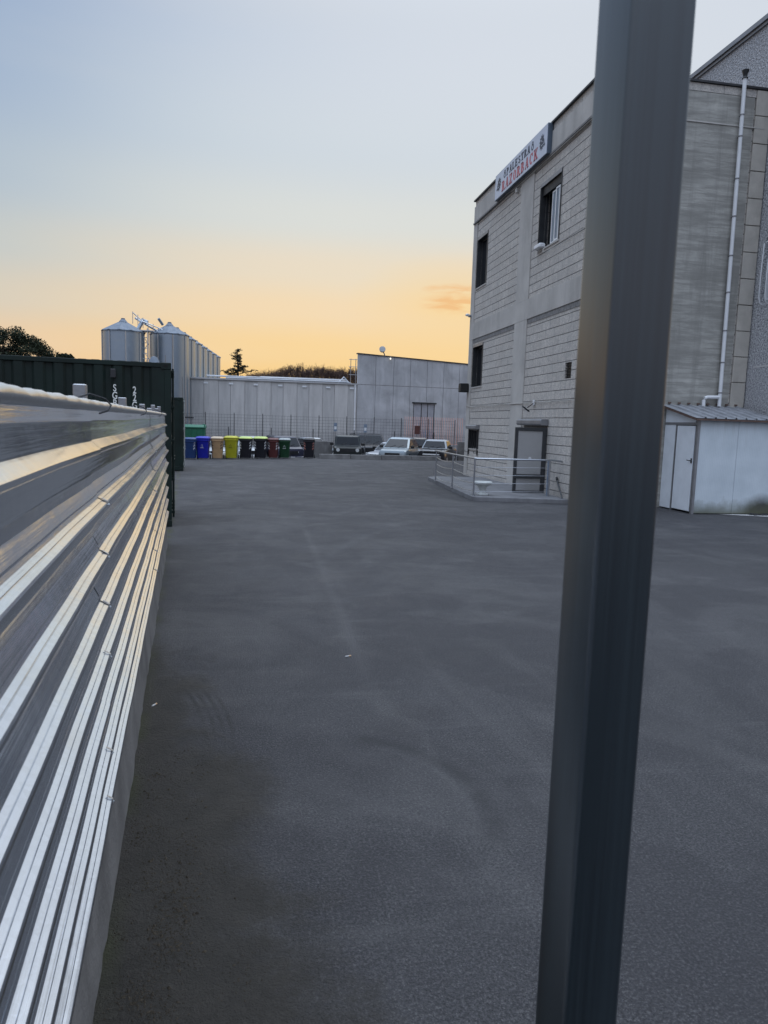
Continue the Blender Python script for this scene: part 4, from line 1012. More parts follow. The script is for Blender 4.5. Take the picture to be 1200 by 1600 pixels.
def silo_extras():
    root = empty('silo_catwalk', (-7.3, 49.2, -.45), 0, 'steel ladder tower and sloping catwalk between the first two silos', 'catwalk')
    tw = MB()
    for sx_ in (-.32, .32):
        for sy_ in (-.3, .3): tw.tube([(sx_*.8, sy_-1.1, 0), (sx_*.8, sy_-1.1, 7.9)], .035, 5)
    z = .4
    while z < 7.9: tw.tube([(-.26, -1.4, z), (.26, -1.4, z)], .022, 4); z += .33
    z = .6
    while z < 7.4: tw.tube([(-.26, -1.4, z), (.26, -1.4, z+.9)], .02, 4); tw.tube([(.26, -.8, z), (-.26, -.8, z+.9)], .02, 4); z += .9
    tw.build('ladder_tower', 'zinc_dull', root)
    cw = MB()
    cw.tube([(-.6, -.6, 8.6), (1.0, .4, 7.75)], .07, 6); cw.tube([(-.7, -.9, 8.9), (-.2, -.6, 8.45), (1.2, .2, 7.95)], .035, 5)
    for k in range(7): t_ = k/6; cw.tube([(-.7+1.7*t_, -.9+1.2*t_, 8.2-.6*t_), (-.7+1.7*t_, -.9+1.2*t_, 8.95-.9*t_)], .022, 4)
    cw.box(-.6, .6, -1.5, -.7, 7.72, 7.78); cw.build('walkway', 'zinc_dull', root)
    au = MB(); au.tube([(-.45, -.5, 7.9), (-.15, -.3, 8.55), (.1, -.3, 8.4)], .13, 8); au.tube([(1.0, .2, 8.35), (.75, .0, 8.72)], .09, 8); au.build('auger_head', 'silo', root)
    root = empty('dust_cyclone', (-6.15, 44.2, -.45), 0, 'small metal dust cyclone on a pipe in front of the silo row', 'vent')
    MB().tube([(0, 0, 0), (0, 0, 5.0)], .19, 12).build('pipe', 'silo', root, smooth=True)
    MB().lathe([(.2, 4.9), (.36, 5.35), (.36, 5.5), (.18, 5.85), (.02, 5.9)], (0, 0, 0), 8).build('hood', 'silo_cone', root)
    root = empty('feed_pipe', (-5.35, 46.6, -.45), 0, 'thin upright pipes and platform at the foot of the silos', 'pipes')
    fp = MB()
    for dx, hh in ((-.45, 6.2), (-.15, 4.4), (.25, 3.2), (.55, 4.9)): fp.tube([(dx, 0, 0), (dx, 0, hh)], .035, 6)
    fp.build('pipe', 'zinc_dark', root, smooth=True)
    MB().box(-1.3, 1.2, -.4, .5, 2.35, 2.45).build('platform', 'dark_frame', root)
    MB().box(-1.3, 1.2, -.35, .4, 0, 1.6).build('machine_base', 'dark_frame', root)
silo_extras()

# ------------------------------------------------------------------ wire fences in front of the sheds
def wire_fence(name, x0, y0, x1, y1, zb, h, label, post_step=2.5, mat='wire', dx=.10, dz=.2, posts=True, r_=.0045):
    Lh = math.hypot(x1-x0, y1-y0); root = empty(name, (x0, y0, zb), math.atan2(y1-y0, x1-x0), label, 'fence')
    n = max(1, round(Lh/post_step)); st = Lh/n
    for i in range(n):
        mb = MB(); a, b = i*st, (i+1)*st
        x = a+.05
        while x < b-.03: mb.box(x-r_*.8, x+r_*.8, -r_, r_, .06, h-.02); x += dx
        z = .08
        while z < h: mb.box(a+.02, b-.02, -r_*3.2, -r_*1.1, z-r_*1.2, z+r_*1.2); z += dz
        mb.build('mesh_panel', mat, root)
    if posts:
        for i in range(n+1): MB().box(i*st-.022, i*st+.022, .02, .06, 0, h+.08).build('post', 'dark_frame', root)
M['wire'] = simple('dull_wire', (.11, .11, .115), .5, metal=.5)
M['glow_bar'] = simple('bars_with_sunset_glow', (.78, .47, .40), .4)  # salmon base colour stands in for sunset reflecting off metal bars
wire_fence('wire_fence', -5.4, 48.5, 13.2, 47.6, -.45, 2.72, 'taller wire mesh fence with thin posts in front of the pale warehouse wall', 1.9, dx=.2, dz=.2, r_=.005)
wire_fence('wire_fence', -4.4, 44.0, 13.4, 44.0, -.45, 1.85, 'lower wire mesh fence directly behind the parked cars', 2.4)
wire_fence('bar_gate', 9.9, 48.9, 14.2, 48.7, .55, 1.95, 'row of upright bars with painted salmon-pink sunset glow before the tall hall gate', 2.2, 'glow_bar', .13, 5, False, .02)
def sign_post(x, label, zt=1.93):
    root = empty('notice_post', (x, 44.3, -.45), 0, label, 'sign post', 'small notice posts by the car park fence')
    MB().tube([(0, 0, 0), (0, 0, zt+.42)], .025, 6).build('pole', 'grey_frame', root)
    MB().box(-.10, .10, -.04, -.026, zt-.1, zt+.42).build('plate', 'blue_grey', root)
    MB().box(-.07, .07, -.046, -.041, zt+.02, zt+.2).build('panel', 'white_frame', root)
sign_post(4.62, 'narrow blue-white notice on a post left of the off-roader'); sign_post(6.5, 'narrow blue-white notice on a post above the dark vehicle', 1.9)
rb = empty('red_cabinet', (10.45, 47.1, -.45), 0, 'small rust-red cabinet on a post by the hall gate', 'cabinet')
MB().bbox(-.17, .17, -.1, .1, 1.75, 2.32, .01).build('cabinet_body', simple('rust_red_paint', (.10, .035, .03), .6), rb); MB().tube([(0, 0, 0), (0, 0, 1.75)], .03, 6).build('pole', 'grey_frame', rb)
lw = MB(); lw.bbox(3.1, 4.35, 40.3, 40.55, -.45, .62, .02); lw.bbox(12.1, 14.6, 43.0, 43.25, -.45, .85, .02)
tag(MB().bbox(3.1, 4.35, 43.2, 43.5, -.45, .78, .02).build('low_wall', 'kerb_conc'), 'short brownish concrete wall left of the off-roader', 'wall')
tag(MB().bbox(12.3, 14.2, 43.3, 43.6, -.45, .95, .02).build('low_wall', 'kerb_conc'), 'short dark concrete wall right of the pickup, by the block building', 'wall')

# dumpster
def dumpster():
    root = empty('dumpster', (-3.85, 43.6, -.45), 0, 'big green metal dumpster behind the blue wheelie bins', 'dumpster')
    MB().loft([[(-.85, -.4, .25), (.62, -.4, .25), (.62, .5, .25), (-.85, .5, .25)], [(-1.0, -.5, 1.80), (.68, -.5, 1.80), (.68, .6, 1.80), (-1.0, .6, 1.80)]]).build('body', 'dump_green', root, bevel=.03)
    rb_ = MB()
    for k in range(5): rb_.box(-.85+.33*k, -.80+.33*k, -.54, -.47, .5, 1.75)
    rb_.build('rib', 'dump_green', root)
    MB().loft([[(-1.03, yy, 1.81), (.72, yy, 1.81), (.70, yy, 1.86+dz), (-1.0, yy, 1.86+dz)] for yy, dz in ((-.55, 0), (0, .14), (.62, .05))]).build('lid', 'dump_green', root)
    MB().tube([(.66, -.5, 1.85), (.66, -.5, 2.02), (.56, -.4, 2.04)], .03, 6).build('handle', 'dump_green', root)
    for xx in (-.7, .5): MB().tube([(xx, -.3, .12), (xx+.07, -.3, .12)], .12, 12).build('wheel', 'rubber', root)
M['dump_green'] = simple('dumpster_green', (.018, .13, .075), .45)
dumpster()

# ------------------------------------------------------------------ wheelie bins
def bin_(x, y, rz, h, w_, body, lid, label, stripes=None, emblem=True):
    root = empty('wheelie_bin', (x, y, .0), rz, label, 'bin', 'wheelie bins lined up along the edge of the yard')
    hb = h*.90; a = w_/2; mb = MB()
    def rr(hx, y0, y1, z, b=.05): return [(-hx+b, y0, z), (hx-b, y0, z), (hx, y0+b, z), (hx, y1-b, z), (hx-b, y1, z), (-hx+b, y1, z), (-hx, y1-b, z), (-hx, y0+b, z)]
    mb.loft([rr(a*.78, -.20, .22, .04), rr(a*.80, -.22, .24, .12), rr(a*.90, -.28, .30, hb-.14), rr(a*.92, -.285, .305, hb-.13), rr(a*.98, -.31, .32, hb-.10), rr(a*.98, -.31, .32, hb)])
    bo = mb.build('body', body, root, smooth=True, autosmooth=30)
    ld = MB(); ld.loft([rr(a*1.02, -.335, .33, hb+.003), rr(a*1.02, -.335, .33, hb+.03), rr(a*.96, -.30, .32, hb+.065), rr(a*.80, -.20, .26, h-.01), rr(a*.55, -.10, .18, h)])
    ld.build('lid', lid, root, smooth=True, autosmooth=40)
    hd = MB(); hd.tube([(-a*.85, .33, hb-.02), (-a*.85, .42, hb+.0), (a*.85, .42, hb+.0), (a*.85, .33, hb-.02)], .016, 6); hd.build('handle', body, root)
    for s_ in (-1, 1): MB().tube([(s_*(a*.86), .27, .10), (s_*(a*.98), .27, .10)], .10, 14).build('wheel', 'rubber', root)
    if stripes:
        wh, dk = stripes
        for s_ in (-1, 1):
            sm = MB()
            for k in range(3):
                z0 = hb*.48+k*.135; t_ = z0/hb; xo = a*(.78+.12*t_)*s_; xi = xo-s_*.075
                yy = -.215-.075*t_
                sm.add([(xo, yy-.002, z0+.07), (xi, yy-.002, z0), (xi, yy-.006, z0+.06), (xo, yy-.006, z0+.13)], [(0, 1, 2, 3)])
                sm.add([(xo+s_*.004, yy+.05, z0+.07), (xo+s_*.004, yy+.14, z0+.0), (xo+s_*.010, yy+.14, z0+.06), (xo+s_*.008, yy+.05, z0+.13)], [(0, 1, 2, 3)])
            sm.build('reflective_stripes', wh, root)
    if emblem:
        em = MB(); zc = hb*.66; yy = -.30
        for k in range(3):
            q = 2*math.pi*k/3+math.pi/2; em.add([(.055*math.cos(q-.5), yy, zc+.055*math.sin(q-.5)), (.055*math.cos(q+.4), yy, zc+.055*math.sin(q+.4)), (.03*math.cos(q+.4), yy, zc+.03*math.sin(q+.4)), (.03*math.cos(q-.5), yy, zc+.03*math.sin(q-.5))], [(0, 1, 2, 3)])
        em.add([(-.08, yy-.0, zc-.11), (.08, yy, zc-.11), (.08, yy, zc-.09), (-.08, yy, zc-.09)], [(0, 1, 2, 3)])
        em.build('recycling_mark', emblem if not isinstance(emblem, bool) else 'stripe_white', root)
    return root
pl = lambda n, c: simple(n, c, .42, var=.12, scale=5)
M['stripe_white'] = simple('reflective_white', (.62, .62, .62), .4); M['stripe_red'] = simple('reflective_red_white', (.55, .22, .18), .4)
M['b_blue'] = pl('faded_blue_plastic', (.018, .050, .16)); M['b_vblue'] = pl('vivid_blue_plastic', (.012, .018, .36)); M['b_tan'] = pl('tan_plastic', (.52, .33, .17)); M['b_tanlid'] = pl('brown_beige_plastic', (.46, .36, .25))
M['b_yel'] = pl('yellow_plastic', (.44, .42, .020)); M['b_blk'] = pl('black_plastic', (.014, .014, .020)); M['b_lime'] = pl('lime_plastic', (.48, .58, .16)); M['b_brown'] = pl('red_brown_plastic', (.11, .030, .028)); M['b_green'] = pl('dark_green_plastic', (.010, .055, .022)); M['b_grey'] = pl('grey_lid_plastic', (.30, .33, .33))
ra = R(24)
for args in (
    (-3.24, 34.95, 'b_blue', 'b_blue', 'dull blue wheelie bin, first at the container end of the row', ('stripe_white', 0), 1.02, .60, False),
    (-2.67, 35.20, 'b_vblue', 'b_vblue', 'vivid blue wheelie bin between the dull blue and the tan one', None, 1.08, .62, 'stripe_white'),
    (-2.02, 35.53, 'b_tan', 'b_tanlid', 'tan wheelie bin with a beige lid', ('b_blk', 0), 1.08, .58, False),
    (-1.37, 35.87, 'b_yel', 'b_yel', 'all-yellow wheelie bin with a black printed mark', None, 1.12, .64, 'b_blk'),
    (-.68, 36.22, 'b_blk', 'b_lime', 'black wheelie bin with a lime lid next to the yellow bin', ('stripe_white', 0), 1.10, .64, False),
    (.05, 36.58, 'b_blk', 'b_lime', 'black wheelie bin with a lime lid next to the red-brown bin', ('stripe_white', 0), 1.11, .66, False),
    (.69, 36.91, 'b_brown', 'b_brown', 'red-brown wheelie bin next to the dark green one', ('stripe_white', 0), 1.05, .54, False),
    (1.27, 37.20, 'b_green', 'b_grey', 'dark green wheelie bin with a greyish lid rim', None, 1.05, .60, 'stripe_white'),
    (2.58, 37.85, 'b_blk', 'b_blk', 'all-black wheelie bin with red-white stripes, alone beside the kerb', ('stripe_red', 0), 1.07, .60, False)):
    x, y, b_, l_, lab, stp, h_, w_, emb = args
    bin_(x, y, -.08+rnd.uniform(-.05, .05), h_, w_, b_, l_, lab, stp, emb)
bgm = MB(); bgm.lathe([(.05, 0), (.17, .03), (.20, .14), (.14, .26), (.05, .30), (.07, .34)], (-1.70, 36.3, 0), 9)
tag(bgm.build('rubbish_bag', 'white_frame', smooth=True), 'small white rubbish bag between the tan and yellow bins', 'bag')

# ------------------------------------------------------------------ cars
def car(x, y, rz, label, cat, name, paint, Ln=4.2, Wd=1.7, belt=.95, roof=1.5, hood=.85, cowl=.95, rf=1.6, rr_=3.3, rb=3.9, nose=.5, wheel=.31, boxy=False, grille='black', light='lens', bars=False, rear=False, hood_mat=None, roof_mat=None):
    """front toward local -y, y runs from 0 at the nose to Ln"""
    root = empty(name, (x, y, -.45), rz, label, cat)
    hw = Wd/2
    def sec(yy, zt, k=1.0, zb=.22):
        t = .03 if boxy else .09
        return [(-hw*k*.94, yy, zb), (-hw*k, yy, zb+.12), (-hw*k, yy, zt-.20), (-hw*k+t*.5, yy, zt-.06), (-hw*k+t*1.6, yy, zt), (hw*k-t*1.6, yy, zt), (hw*k-t*.5, yy, zt-.06), (hw*k, yy, zt-.20), (hw*k, yy, zb+.12), (hw*k*.94, yy, zb)]
    mb = MB()
    st = [(0, nose+.12, .88 if not boxy else .96), (.06, hood-.10, .95), (.25, hood-.02, .985), (cowl-.1, hood+.02, 1), (cowl+.1, belt, 1), (rb-.2, belt, 1), (Ln-.15, belt-.02, .98), (Ln, belt-.25, .93)]
    mb.loft([sec(*s_) for s_ in st]); body = mb.build('body', paint, root, smooth=True, autosmooth=28)
    b0 = hw-.07; b1 = hw-(.13 if boxy else .22); gh = MB()
    def ring(yb, yt, ):
        return None
    def gsec(t):     # t 0 base, 1 roof
        k = b0+(b1-b0)*t; ya = cowl+(rf-cowl)*t; yb = rb+(rr_-rb)*t; z = belt-.01+(roof-belt)*t; c_ = .10
        return [(-k+c_, ya, z), (k-c_, ya, z), (k, ya+c_, z), (k, yb-c_, z), (k-c_, yb, z), (-k+c_, yb, z), (-k, yb-c_, z), (-k, ya+c_, z)]
    r1 = gsec(1); cx_, cy_ = 0, (rf+rr_)/2
    top = [((p[0])*.86, cy_+(p[1]-cy_)*.90, roof+.045) for p in r1]
    gh.loft([gsec(0), gsec(.9), r1, top]); gh.build('cabin', roof_mat or paint, root, smooth=True, autosmooth=24)
    def gp(u, t, off, side=None):
        k = b0+(b1-b0)*t; z = belt+(roof-belt)*t
        if side == 'f': return (u*k, cowl+(rf-cowl)*t-off, z+off*.3)
        if side == 'b': return (u*k, rb+(rr_-rb)*t+off, z+off*.3)
    ws = MB(); ws.quad(gp(-.88, .06, .012, 'f'), gp(.88, .06, .012, 'f'), gp(.85, .90, .012, 'f'), gp(-.85, .90, .012, 'f')); wsd = ws.build('windscreen', 'car_glass', root)
    wp = MB()
    for s_ in (-.45, .15): wp.tube([gp(s_, .06, .03, 'f'), gp(s_+.42, .28, .03, 'f')], .008, 4)
    wp.build('wiper', 'black', wsd)
    rw = MB(); rw.quad(gp(-.84, .12, .012, 'b'), gp(.84, .12, .012, 'b'), gp(.82, .88, .012, 'b'), gp(-.82, .88, .012, 'b')); rw.build('rear_window', 'car_glass', root)
    for s_ in (-1, 1):
        ts = (.08, .88); mid = (rf+rr_)/2
        ya = lambda t: cowl+(rf-cowl)*t+.16; yb = lambda t: rb+(rr_-rb)*t-.16
        for (f0, f1) in ((0, .47), (.53, 1)):
            q = MB(); P = []
            for t, f in ((ts[0], f0), (ts[0], f1), (ts[1], f1), (ts[1], f0)):
                k = b0+(b1-b0)*t; P.append((s_*(k+.012), ya(t)+(yb(t)-ya(t))*f, belt+(roof-belt)*t))
            q.quad(*P); q.build('side_window', 'car_glass', root)
        mr = MB(); mr.bbox(s_*(hw-.02), s_*(hw+.20), cowl+.30, cowl+.40, belt-.02, belt+.15, .03); mr.build('wing_mirror', 'black', root)
        for yw in (.78, Ln-.78):
            ty = MB(); ty.tube([(s_*(hw-.20), yw, wheel), (s_*(hw+.005), yw, wheel)], wheel, 20); wh = ty.build('wheel', 'rubber', root, smooth=True)
            ri = MB(); ri.tube([(s_*(hw), yw, wheel), (s_*(hw+.015), yw, wheel)], wheel*.62, 12); ri.build('rim', 'zinc_dull', wh)
            ar = MB(); pts = [(yw+(wheel+.06)*math.cos(R(a_)), wheel+(wheel+.06)*math.sin(R(a_))) for a_ in range(0, 181, 15)]
            ar.loft([[(x_, p[0], p[1]) for p in pts] for x_ in (s_*(hw+.002), s_*(hw+.006))], caps=True); ar.build('wheel_arch', 'black', root)
        if boxy:
            hl = MB(); hl.tube([(s_*(hw-.27), .03, nose+.03), (s_*(hw-.27), -.035, nose+.03)], .105, 18)
        else:
            hl = MB(); hl.loft([[(s_*(hw*.50), -.015, nose+.02), (s_*(hw*.92), .09, nose+.10), (s_*(hw*.90), .10, nose+.22), (s_*(hw*.55), .0, nose+.13)], [(s_*(hw*.50), .06, nose+.02), (s_*(hw*.92), .16, nose+.10), (s_*(hw*.90), .16, nose+.22), (s_*(hw*.55), .08, nose+.13)]])
        hl.build('headlight', light, root, smooth=True)
        tl = MB(); tl.box(s_*hw*.80, s_*hw*.97, Ln-.02, Ln+.02, .62, .90); tl.build('tail_light', 'tail_red', root)
    gr = MB(); gr.box(-hw*.52, hw*.52, -.02, .03, nose-.06, nose+.12); g_ = gr.build('grille', grille, root)
    sl = MB()
    for k in range(4): sl.box(-hw*.50, hw*.50, -.028, -.021, nose-.05+.045*k, nose-.035+.045*k)
    sl.build('slats', 'dark_frame', g_)
    bm_ = MB(); bm_.bbox(-hw*.97, hw*.97, -.07, .10, .26, .44, .04); bm_.build('bumper', 'black' if boxy or bars else paint, root, smooth=True)
    MB().box(-.26, .26, -.08, -.072, .30, .41).build('licence_plate', 'stripe_white', root)
    if bars:
        bb = MB()
        for z_ in (nose+.10, nose-.12): bb.bbox(-hw*.55, hw*.62, -.11, -.06, z_, z_+.085, .02)
        bb.build('pale_bar', 'stripe_white', root)
    return root
def paint(name, c, r_=.28, metal=.2):
    m = NT(name); n = m.noise(6, 4); m.set(color=m.mix(m.ramp(n, [(.3, 0.0), (.8, .4)]), c, tuple(q*.75+.02 for q in c)), rough=r_, metal=metal, coat=.6, coatr=.12); return m.m
M['car_glass'] = simple('tinted_car_glass', (.010, .013, .018), .06, spec=.22); M['lens'] = simple('headlight_lens', (.55, .56, .55), .15, spec=.9); M['tail_red'] = simple('tail_lens', (.35, .02, .015), .2)
M['c_dkgreen'] = paint('dark_grey_green_paint', (.016, .021, .021)); M['c_silver'] = paint('silver_paint', (.30, .32, .34), .3, .5); M['c_blk'] = paint('black_car_paint', (.012, .013, .017)); M['c_navy'] = paint('navy_paint', (.010, .012, .035)); M['c_white'] = paint('white_car_paint', (.42, .43, .45), .3, 0); M['c_palesilver'] = paint('pale_silver_blue_paint', (.26, .31, .34), .3, .4); M['c_brown'] = paint('brown_grey_paint', (.075, .06, .055)); M['c_paleroof'] = paint('pale_roof_paint', (.32, .34, .36), .35, .2)
car(5.02, 41.0, R(-6), 'boxy dark off-roader with round headlights and a pale roof edge, behind the kerb', 'off-roader', 'parked_car', 'c_dkgreen', Ln=3.7, Wd=1.66, belt=1.05, roof=1.58, hood=1.0, cowl=1.0, rf=1.22, rr_=3.45, rb=3.62, nose=.78, wheel=.33, boxy=True)
car(7.55, 40.5, R(-24), 'silver-blue rounded people carrier in the middle of the parked cars', 'people carrier', 'parked_car', 'c_palesilver', Ln=4.2, Wd=1.72, belt=1.0, roof=1.55, hood=.95, cowl=.80, rf=1.75, rr_=3.3, rb=4.05, nose=.60)
car(7.15, 45.2, R(2), 'dark van mostly hidden behind the off-roader and the people carrier', 'van', 'parked_van', 'c_blk', Ln=4.5, Wd=2.1, belt=1.05, roof=1.66, hood=1.0, cowl=.6, rf=1.1, rr_=4.2, rb=4.4, nose=.7)
car(6.75, 41.3, R(-34), 'low white car whose bonnet peeks out left of the people carrier', 'car', 'parked_car', 'c_white', Ln=4.1, Wd=1.62, belt=.85, roof=1.22, hood=.70, cowl=1.3, rf=1.95, rr_=3.0, rb=3.8, nose=.46)
car(10.25, 44.3, R(0), 'brown-grey hatchback between the people carrier and the pickup', 'hatchback', 'parked_car', 'c_brown', Ln=4.0, Wd=1.62, belt=1.0, roof=1.50, hood=.9, cowl=.9, rf=1.4, rr_=3.4, rb=3.9, nose=.6)
car(9.62, 39.6, R(-24), 'dark pickup with pale bars on its front, right of the other cars', 'pickup', 'parked_pickup', 'c_blk', Ln=4.6, Wd=1.66, belt=1.05, roof=1.50, hood=.98, cowl=1.05, rf=1.45, rr_=2.7, rb=3.0, nose=.80, wheel=.34, bars=True, roof_mat='c_paleroof')
car(4.0, 45.0, R(20), 'pale silver car half hidden behind the short brownish wall', 'car', 'parked_car', 'c_silver', Ln=4.1, Wd=1.65, belt=.9, roof=1.30, hood=.8, cowl=1.1, rf=1.7, rr_=2.9, rb=3.6, nose=.5)
car(-.42, 40.6, R(4), 'silver hatchback hidden behind the lime-lidded bins', 'hatchback', 'parked_car', 'c_silver', Ln=4.0, Wd=1.68, belt=.9, roof=1.38, hood=.82, cowl=.9, rf=1.45, rr_=3.3, rb=3.8, nose=.55)
car(1.68, 39.9, R(12), 'dark navy hatchback behind the green bin', 'hatchback', 'parked_car', 'c_navy', Ln=4.0, Wd=1.74, belt=.95, roof=1.48, hood=.95, cowl=.55, rf=.95, rr_=3.2, rb=3.8, nose=.6)
car(-2.3, 41.2, R(-4), 'low silver car glimpsed in the gaps between the blue and tan bins', 'car', 'parked_car', 'c_silver', Ln=4.1, Wd=1.66, belt=.85, roof=1.25, hood=.74, cowl=1.1, rf=1.7, rr_=2.9, rb=3.7, nose=.45)

# ------------------------------------------------------------------ trees
M['pine_leaf'] = mat_leaf('pine_needles', (.010, .016, .008), (.028, .036, .016)); M['cedar_leaf'] = mat_leaf('cedar_needles', (.012, .018, .013), (.030, .036, .022)); M['bare_twig'] = mat_leaf('bare_twigs', (.065, .042, .034), (.13, .082, .064))
def leaf_cloud(mb, c, r, n, size, q, flat=1.0):
    for _ in range(n):
        d_ = Vector((q.gauss(0, 1), q.gauss(0, 1), q.gauss(0, 1))).normalized()*(q.random()**.45)
        p = Vector((c[0]+d_.x*r[0], c[1]+d_.y*r[1], c[2]+d_.z*r[2]))
        a = Vector((q.uniform(-1, 1), q.uniform(-1, 1), q.uniform(-1, 1)*flat)).normalized()*size*q.uniform(.6, 1.3); b = a.cross(Vector((q.uniform(-1, 1), q.uniform(-1, 1), q.uniform(-1, 1)))).normalized()*size*.35
        mb.add([p-a-b*.3, p+b, p+a, p-b], [(0, 1, 2, 3)])
def stone_pine(x, y, top, rad, label, seed, th=2.6):
    q = random.Random(seed); root = empty('pine_tree', (x, y, -.45), 0, label, 'tree'); H = top+.45
    tr = MB(); tr.tube([(0, 0, 0), (.1, 0, H*.35), (0, .1, H*.62), (.05, 0, H*.78)], [.32, .26, .2, .12], 10)
    for k in range(9):
        a = 2*math.pi*k/9+q.random(); rr = rad*q.uniform(.55, .85); tr.tube([(0, 0, H*.5+q.random()*H*.1), (rr*.5*math.cos(a), rr*.5*math.sin(a), H*.66), (rr*math.cos(a), rr*math.sin(a), H*.80)], [.11, .07, .03], 6)
    tr.build('trunk', 'bark', root, smooth=True)
    cr_ = MB()
    for k in range(58):
        a = q.uniform(0, 2*math.pi); u = q.random()**.5*.92; zz = H-.45-th*.85*(u**2.2)-q.random()*th*.30
        leaf_cloud(cr_, (rad*u*math.cos(a), rad*u*math.sin(a), zz), (rad*.20, rad*.20, th*.17), 260, .13, q)
    cr_.build('crown', 'pine_leaf', root)
stone_pine(-22.4, 70, 9.7, 4.3, 'broad dark umbrella pine rising behind the lettered container', 11, 3.0)
stone_pine(-22.55, 90, 9.35, 1.3, 'small dark treetop just right of the umbrella pine', 12, 1.6)
def cedar():
    q = random.Random(21); root = empty('cedar_tree', (-2.4, 80, -.45), 0, 'dark cedar with spiky layered branches above the low warehouse roof', 'tree'); H = 9.95
    tr = MB(); tr.tube([(0, 0, 0), (.05, 0, H*.5), (-.02, 0, H*.85), (-.06, 0, H)], [.28, .18, .07, .015], 8)
    cr_ = MB(); z = 3.0
    while z < H-.15:
        k = (H-z)/(H-3.0); ln = .12+(H-z)*.66 if z > 6 else 2.6
        for j in range(3):
            a = q.uniform(0, 2*math.pi); l_ = ln*q.uniform(.45, 1.15); up_ = q.uniform(.05, .5)*l_*.6; zz = z+q.uniform(-.2, .2)
            e = Vector((l_*math.cos(a), l_*math.sin(a), zz+up_)); tr.tube([(0, 0, zz-.1), e*.5+Vector((0, 0, zz*.5-.02)), e], [.04, .025, .01], 5)
            n_ = int(3+l_*5)
            for m_ in range(n_):
                f = .12+.88*(m_+q.random())/n_; p = Vector((0, 0, zz)).lerp(e, f)
                leaf_cloud(cr_, (p.x+q.uniform(-.15, .15), p.y+q.uniform(-.15, .15), p.z+q.uniform(-.10, .10)), (.22, .22, .09), 15, .09, q, .8)
        z += q.uniform(.24, .40)
    tr.build('trunk', 'bark', root, smooth=True); cr_.build('crown', 'cedar_leaf', root)
cedar()
def woods():
    q = random.Random(33); mb = MB()
    def twig(p, d_, l_, r_, depth):
        e = p+d_*l_; sd_ = Vector((d_.y, -d_.x, 0)).normalized() if abs(d_.z) < .98 else Vector((1, 0, 0)); c_ = d_.cross(sd_).normalized()
        mb.add([p+sd_*r_, p-sd_*r_*.5+c_*r_*.8, p-sd_*r_*.5-c_*r_*.8, e], [(0, 1, 3), (1, 2, 3), (2, 0, 3)])
        if depth:
            for _ in range(4):
                t_ = q.uniform(.3, .98); nd = (d_*.7+Vector((q.uniform(-.9, .9), q.uniform(-.9, .9), q.uniform(-.35, .6)))).normalized()
                twig(p+d_*l_*t_, nd, l_*q.uniform(.4, .65), r_*.6, depth-1)
    for row in range(5):
        x = -2.0+row*.37
        while x < 17.5:
            f = max(0, min(1, (x-.0)/5.0)); top = 10.2+1.3*f+q.uniform(-.25, .2)+.25*math.sin(x*1.3+row)
            y = 118+row*1.6; cr = 1.15; zc = top-cr+.45
            mb.tube([(x, y, -.45), (x+q.uniform(-.2, .2), y, zc-.6)], [.14, .08], 5)
            # rounded crown of fine twigs round the stem head
            for k in range(15):
                a = q.uniform(0, 6.28); e = q.uniform(-.1, 1.5); dv = Vector((math.cos(a)*math.cos(e), math.sin(a)*math.cos(e), math.sin(e)))
                twig(Vector((x, y, zc-.9-.45)), dv, q.uniform(.75, 1.05)*cr, .035, 2)
            x += q.uniform(.75, 1.1)
    # undergrowth that closes the wood below the crowns
    for _ in range(1500):
        x = q.uniform(-2.6, 18); y = q.uniform(118, 126); h_ = (9.2 if x < .0 else 9.5+min(1, x/5)*1.1)*q.uniform(.75, .97)
        twig(Vector((x, y, -.45+h_*.55)), Vector((q.uniform(-.3, .3), q.uniform(-.3, .3), 1)).normalized(), h_*.42, .07, 1)
    tag(mb.build('woods', 'bare_twig'), 'brown leafless wood on the skyline behind the low warehouse roof', 'woods', kind='stuff')
woods()
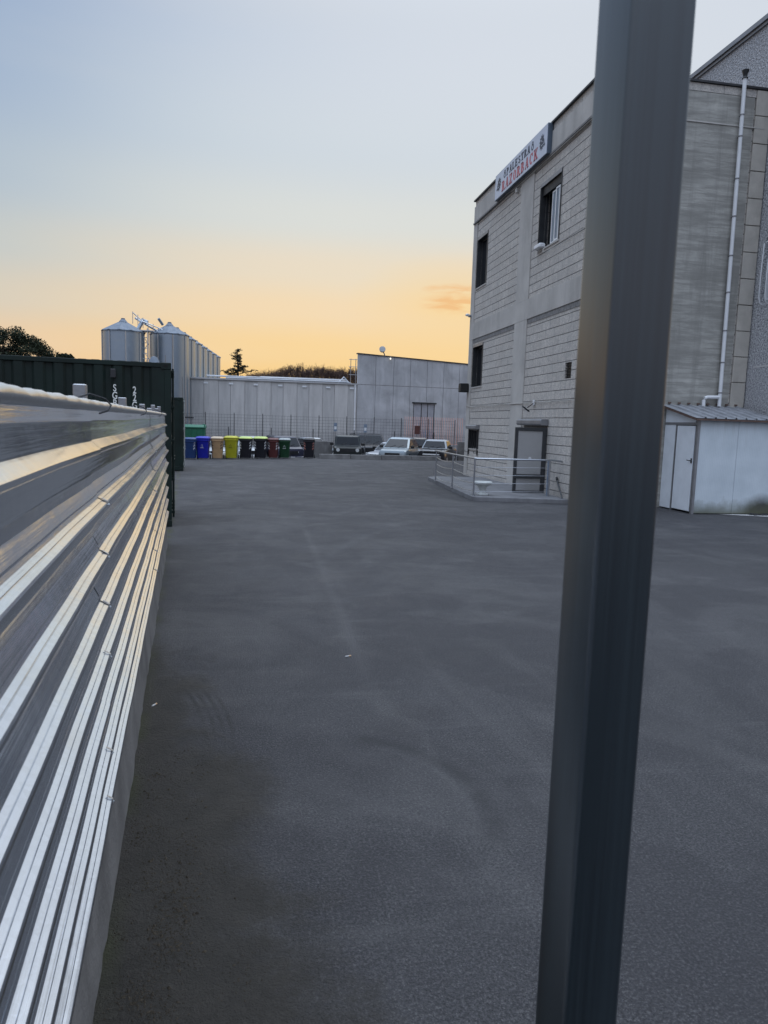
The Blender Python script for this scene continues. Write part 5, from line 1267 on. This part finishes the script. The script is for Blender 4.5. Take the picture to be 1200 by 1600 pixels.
def pylon():
    root = empty('lattice_pylon', (12.75, 100, -.45), 0, 'thin pale metal frame above the woods, left of the tall hall', 'pylon'); mb = MB()
    for xx in (-.35, .35): mb.tube([(xx, 0, 0), (xx, 0, 11.2)], .05, 5)
    for zz in (9.0, 10.1, 11.1): mb.tube([(-.6, 0, zz), (.6, 0, zz)], .04, 5)
    mb.build('frame', 'grey_frame', root)
pylon()

# ------------------------------------------------------------------ litter on the asphalt
def litter():
    q = random.Random(55)
    for x, y, a, s_, lab in ((.745, 5.72, 20, .75, 'white cigarette end lying in the middle of the yard'), (-.69, 4.82, 60, .7, 'pale cigarette end close to the concrete foot of the fence')):
        root = empty('cigarette_end', (x, y, .006), R(a), lab, 'litter')
        MB().tube([(-.035*s_, 0, 0), (.012*s_, 0, 0)], .0055, 8).build('paper', 'pale_conc', root); MB().tube([(.0121*s_, 0, 0), (.036*s_, 0, 0)], .0056, 8).build('filter', 'b_tan', root)
    mb = MB(); cl = [(.23, 2.85, .05), (.27, 2.72, .04), (.25, 2.62, .05), (.14, 2.28, .05), (.20, 2.2, .05), (.10, 3.3, .05), (.33, 3.0, .07), (.06, 2.6, .03), (.42, 2.9, .10)]+[(abs(q.gauss(.18, .12))+.04, q.uniform(2.0, 4.2), q.uniform(.02, .06)) for _ in range(22)]
    for ci, (u, yy, sp) in enumerate(cl):
        for _ in range(150 if ci < 5 else 46):
            uu = u+q.gauss(0, sp); y = yy+q.gauss(0, sp*1.2)
            if uu < .03 or y < 1.0: continue
            x = -.31-.0965*y+uu; r_ = q.uniform(.0015, .0050)*(2.0 if q.random() < .12 else 1)
            a = q.uniform(0, 6.28); c_, s_ = math.cos(a), math.sin(a); t_ = r_*q.uniform(.4, 1.1)
            P = [(r_*1.3, 0, 0), (0, r_*.8, 0), (-r_, 0, 0), (0, -r_*.7, 0), (r_*.2, 0, t_)]
            P = [(x+p[0]*c_-p[1]*s_, y+p[0]*s_+p[1]*c_, .001+p[2]) for p in P]
            mb.add(P, [(0, 1, 4), (1, 2, 4), (2, 3, 4), (3, 0, 4)])
    tag(mb.build('dirt_crumbs', 'soil'), 'dark crumbs of soil and dead leaves scattered beside the fence foot', 'dirt', kind='stuff')
litter()
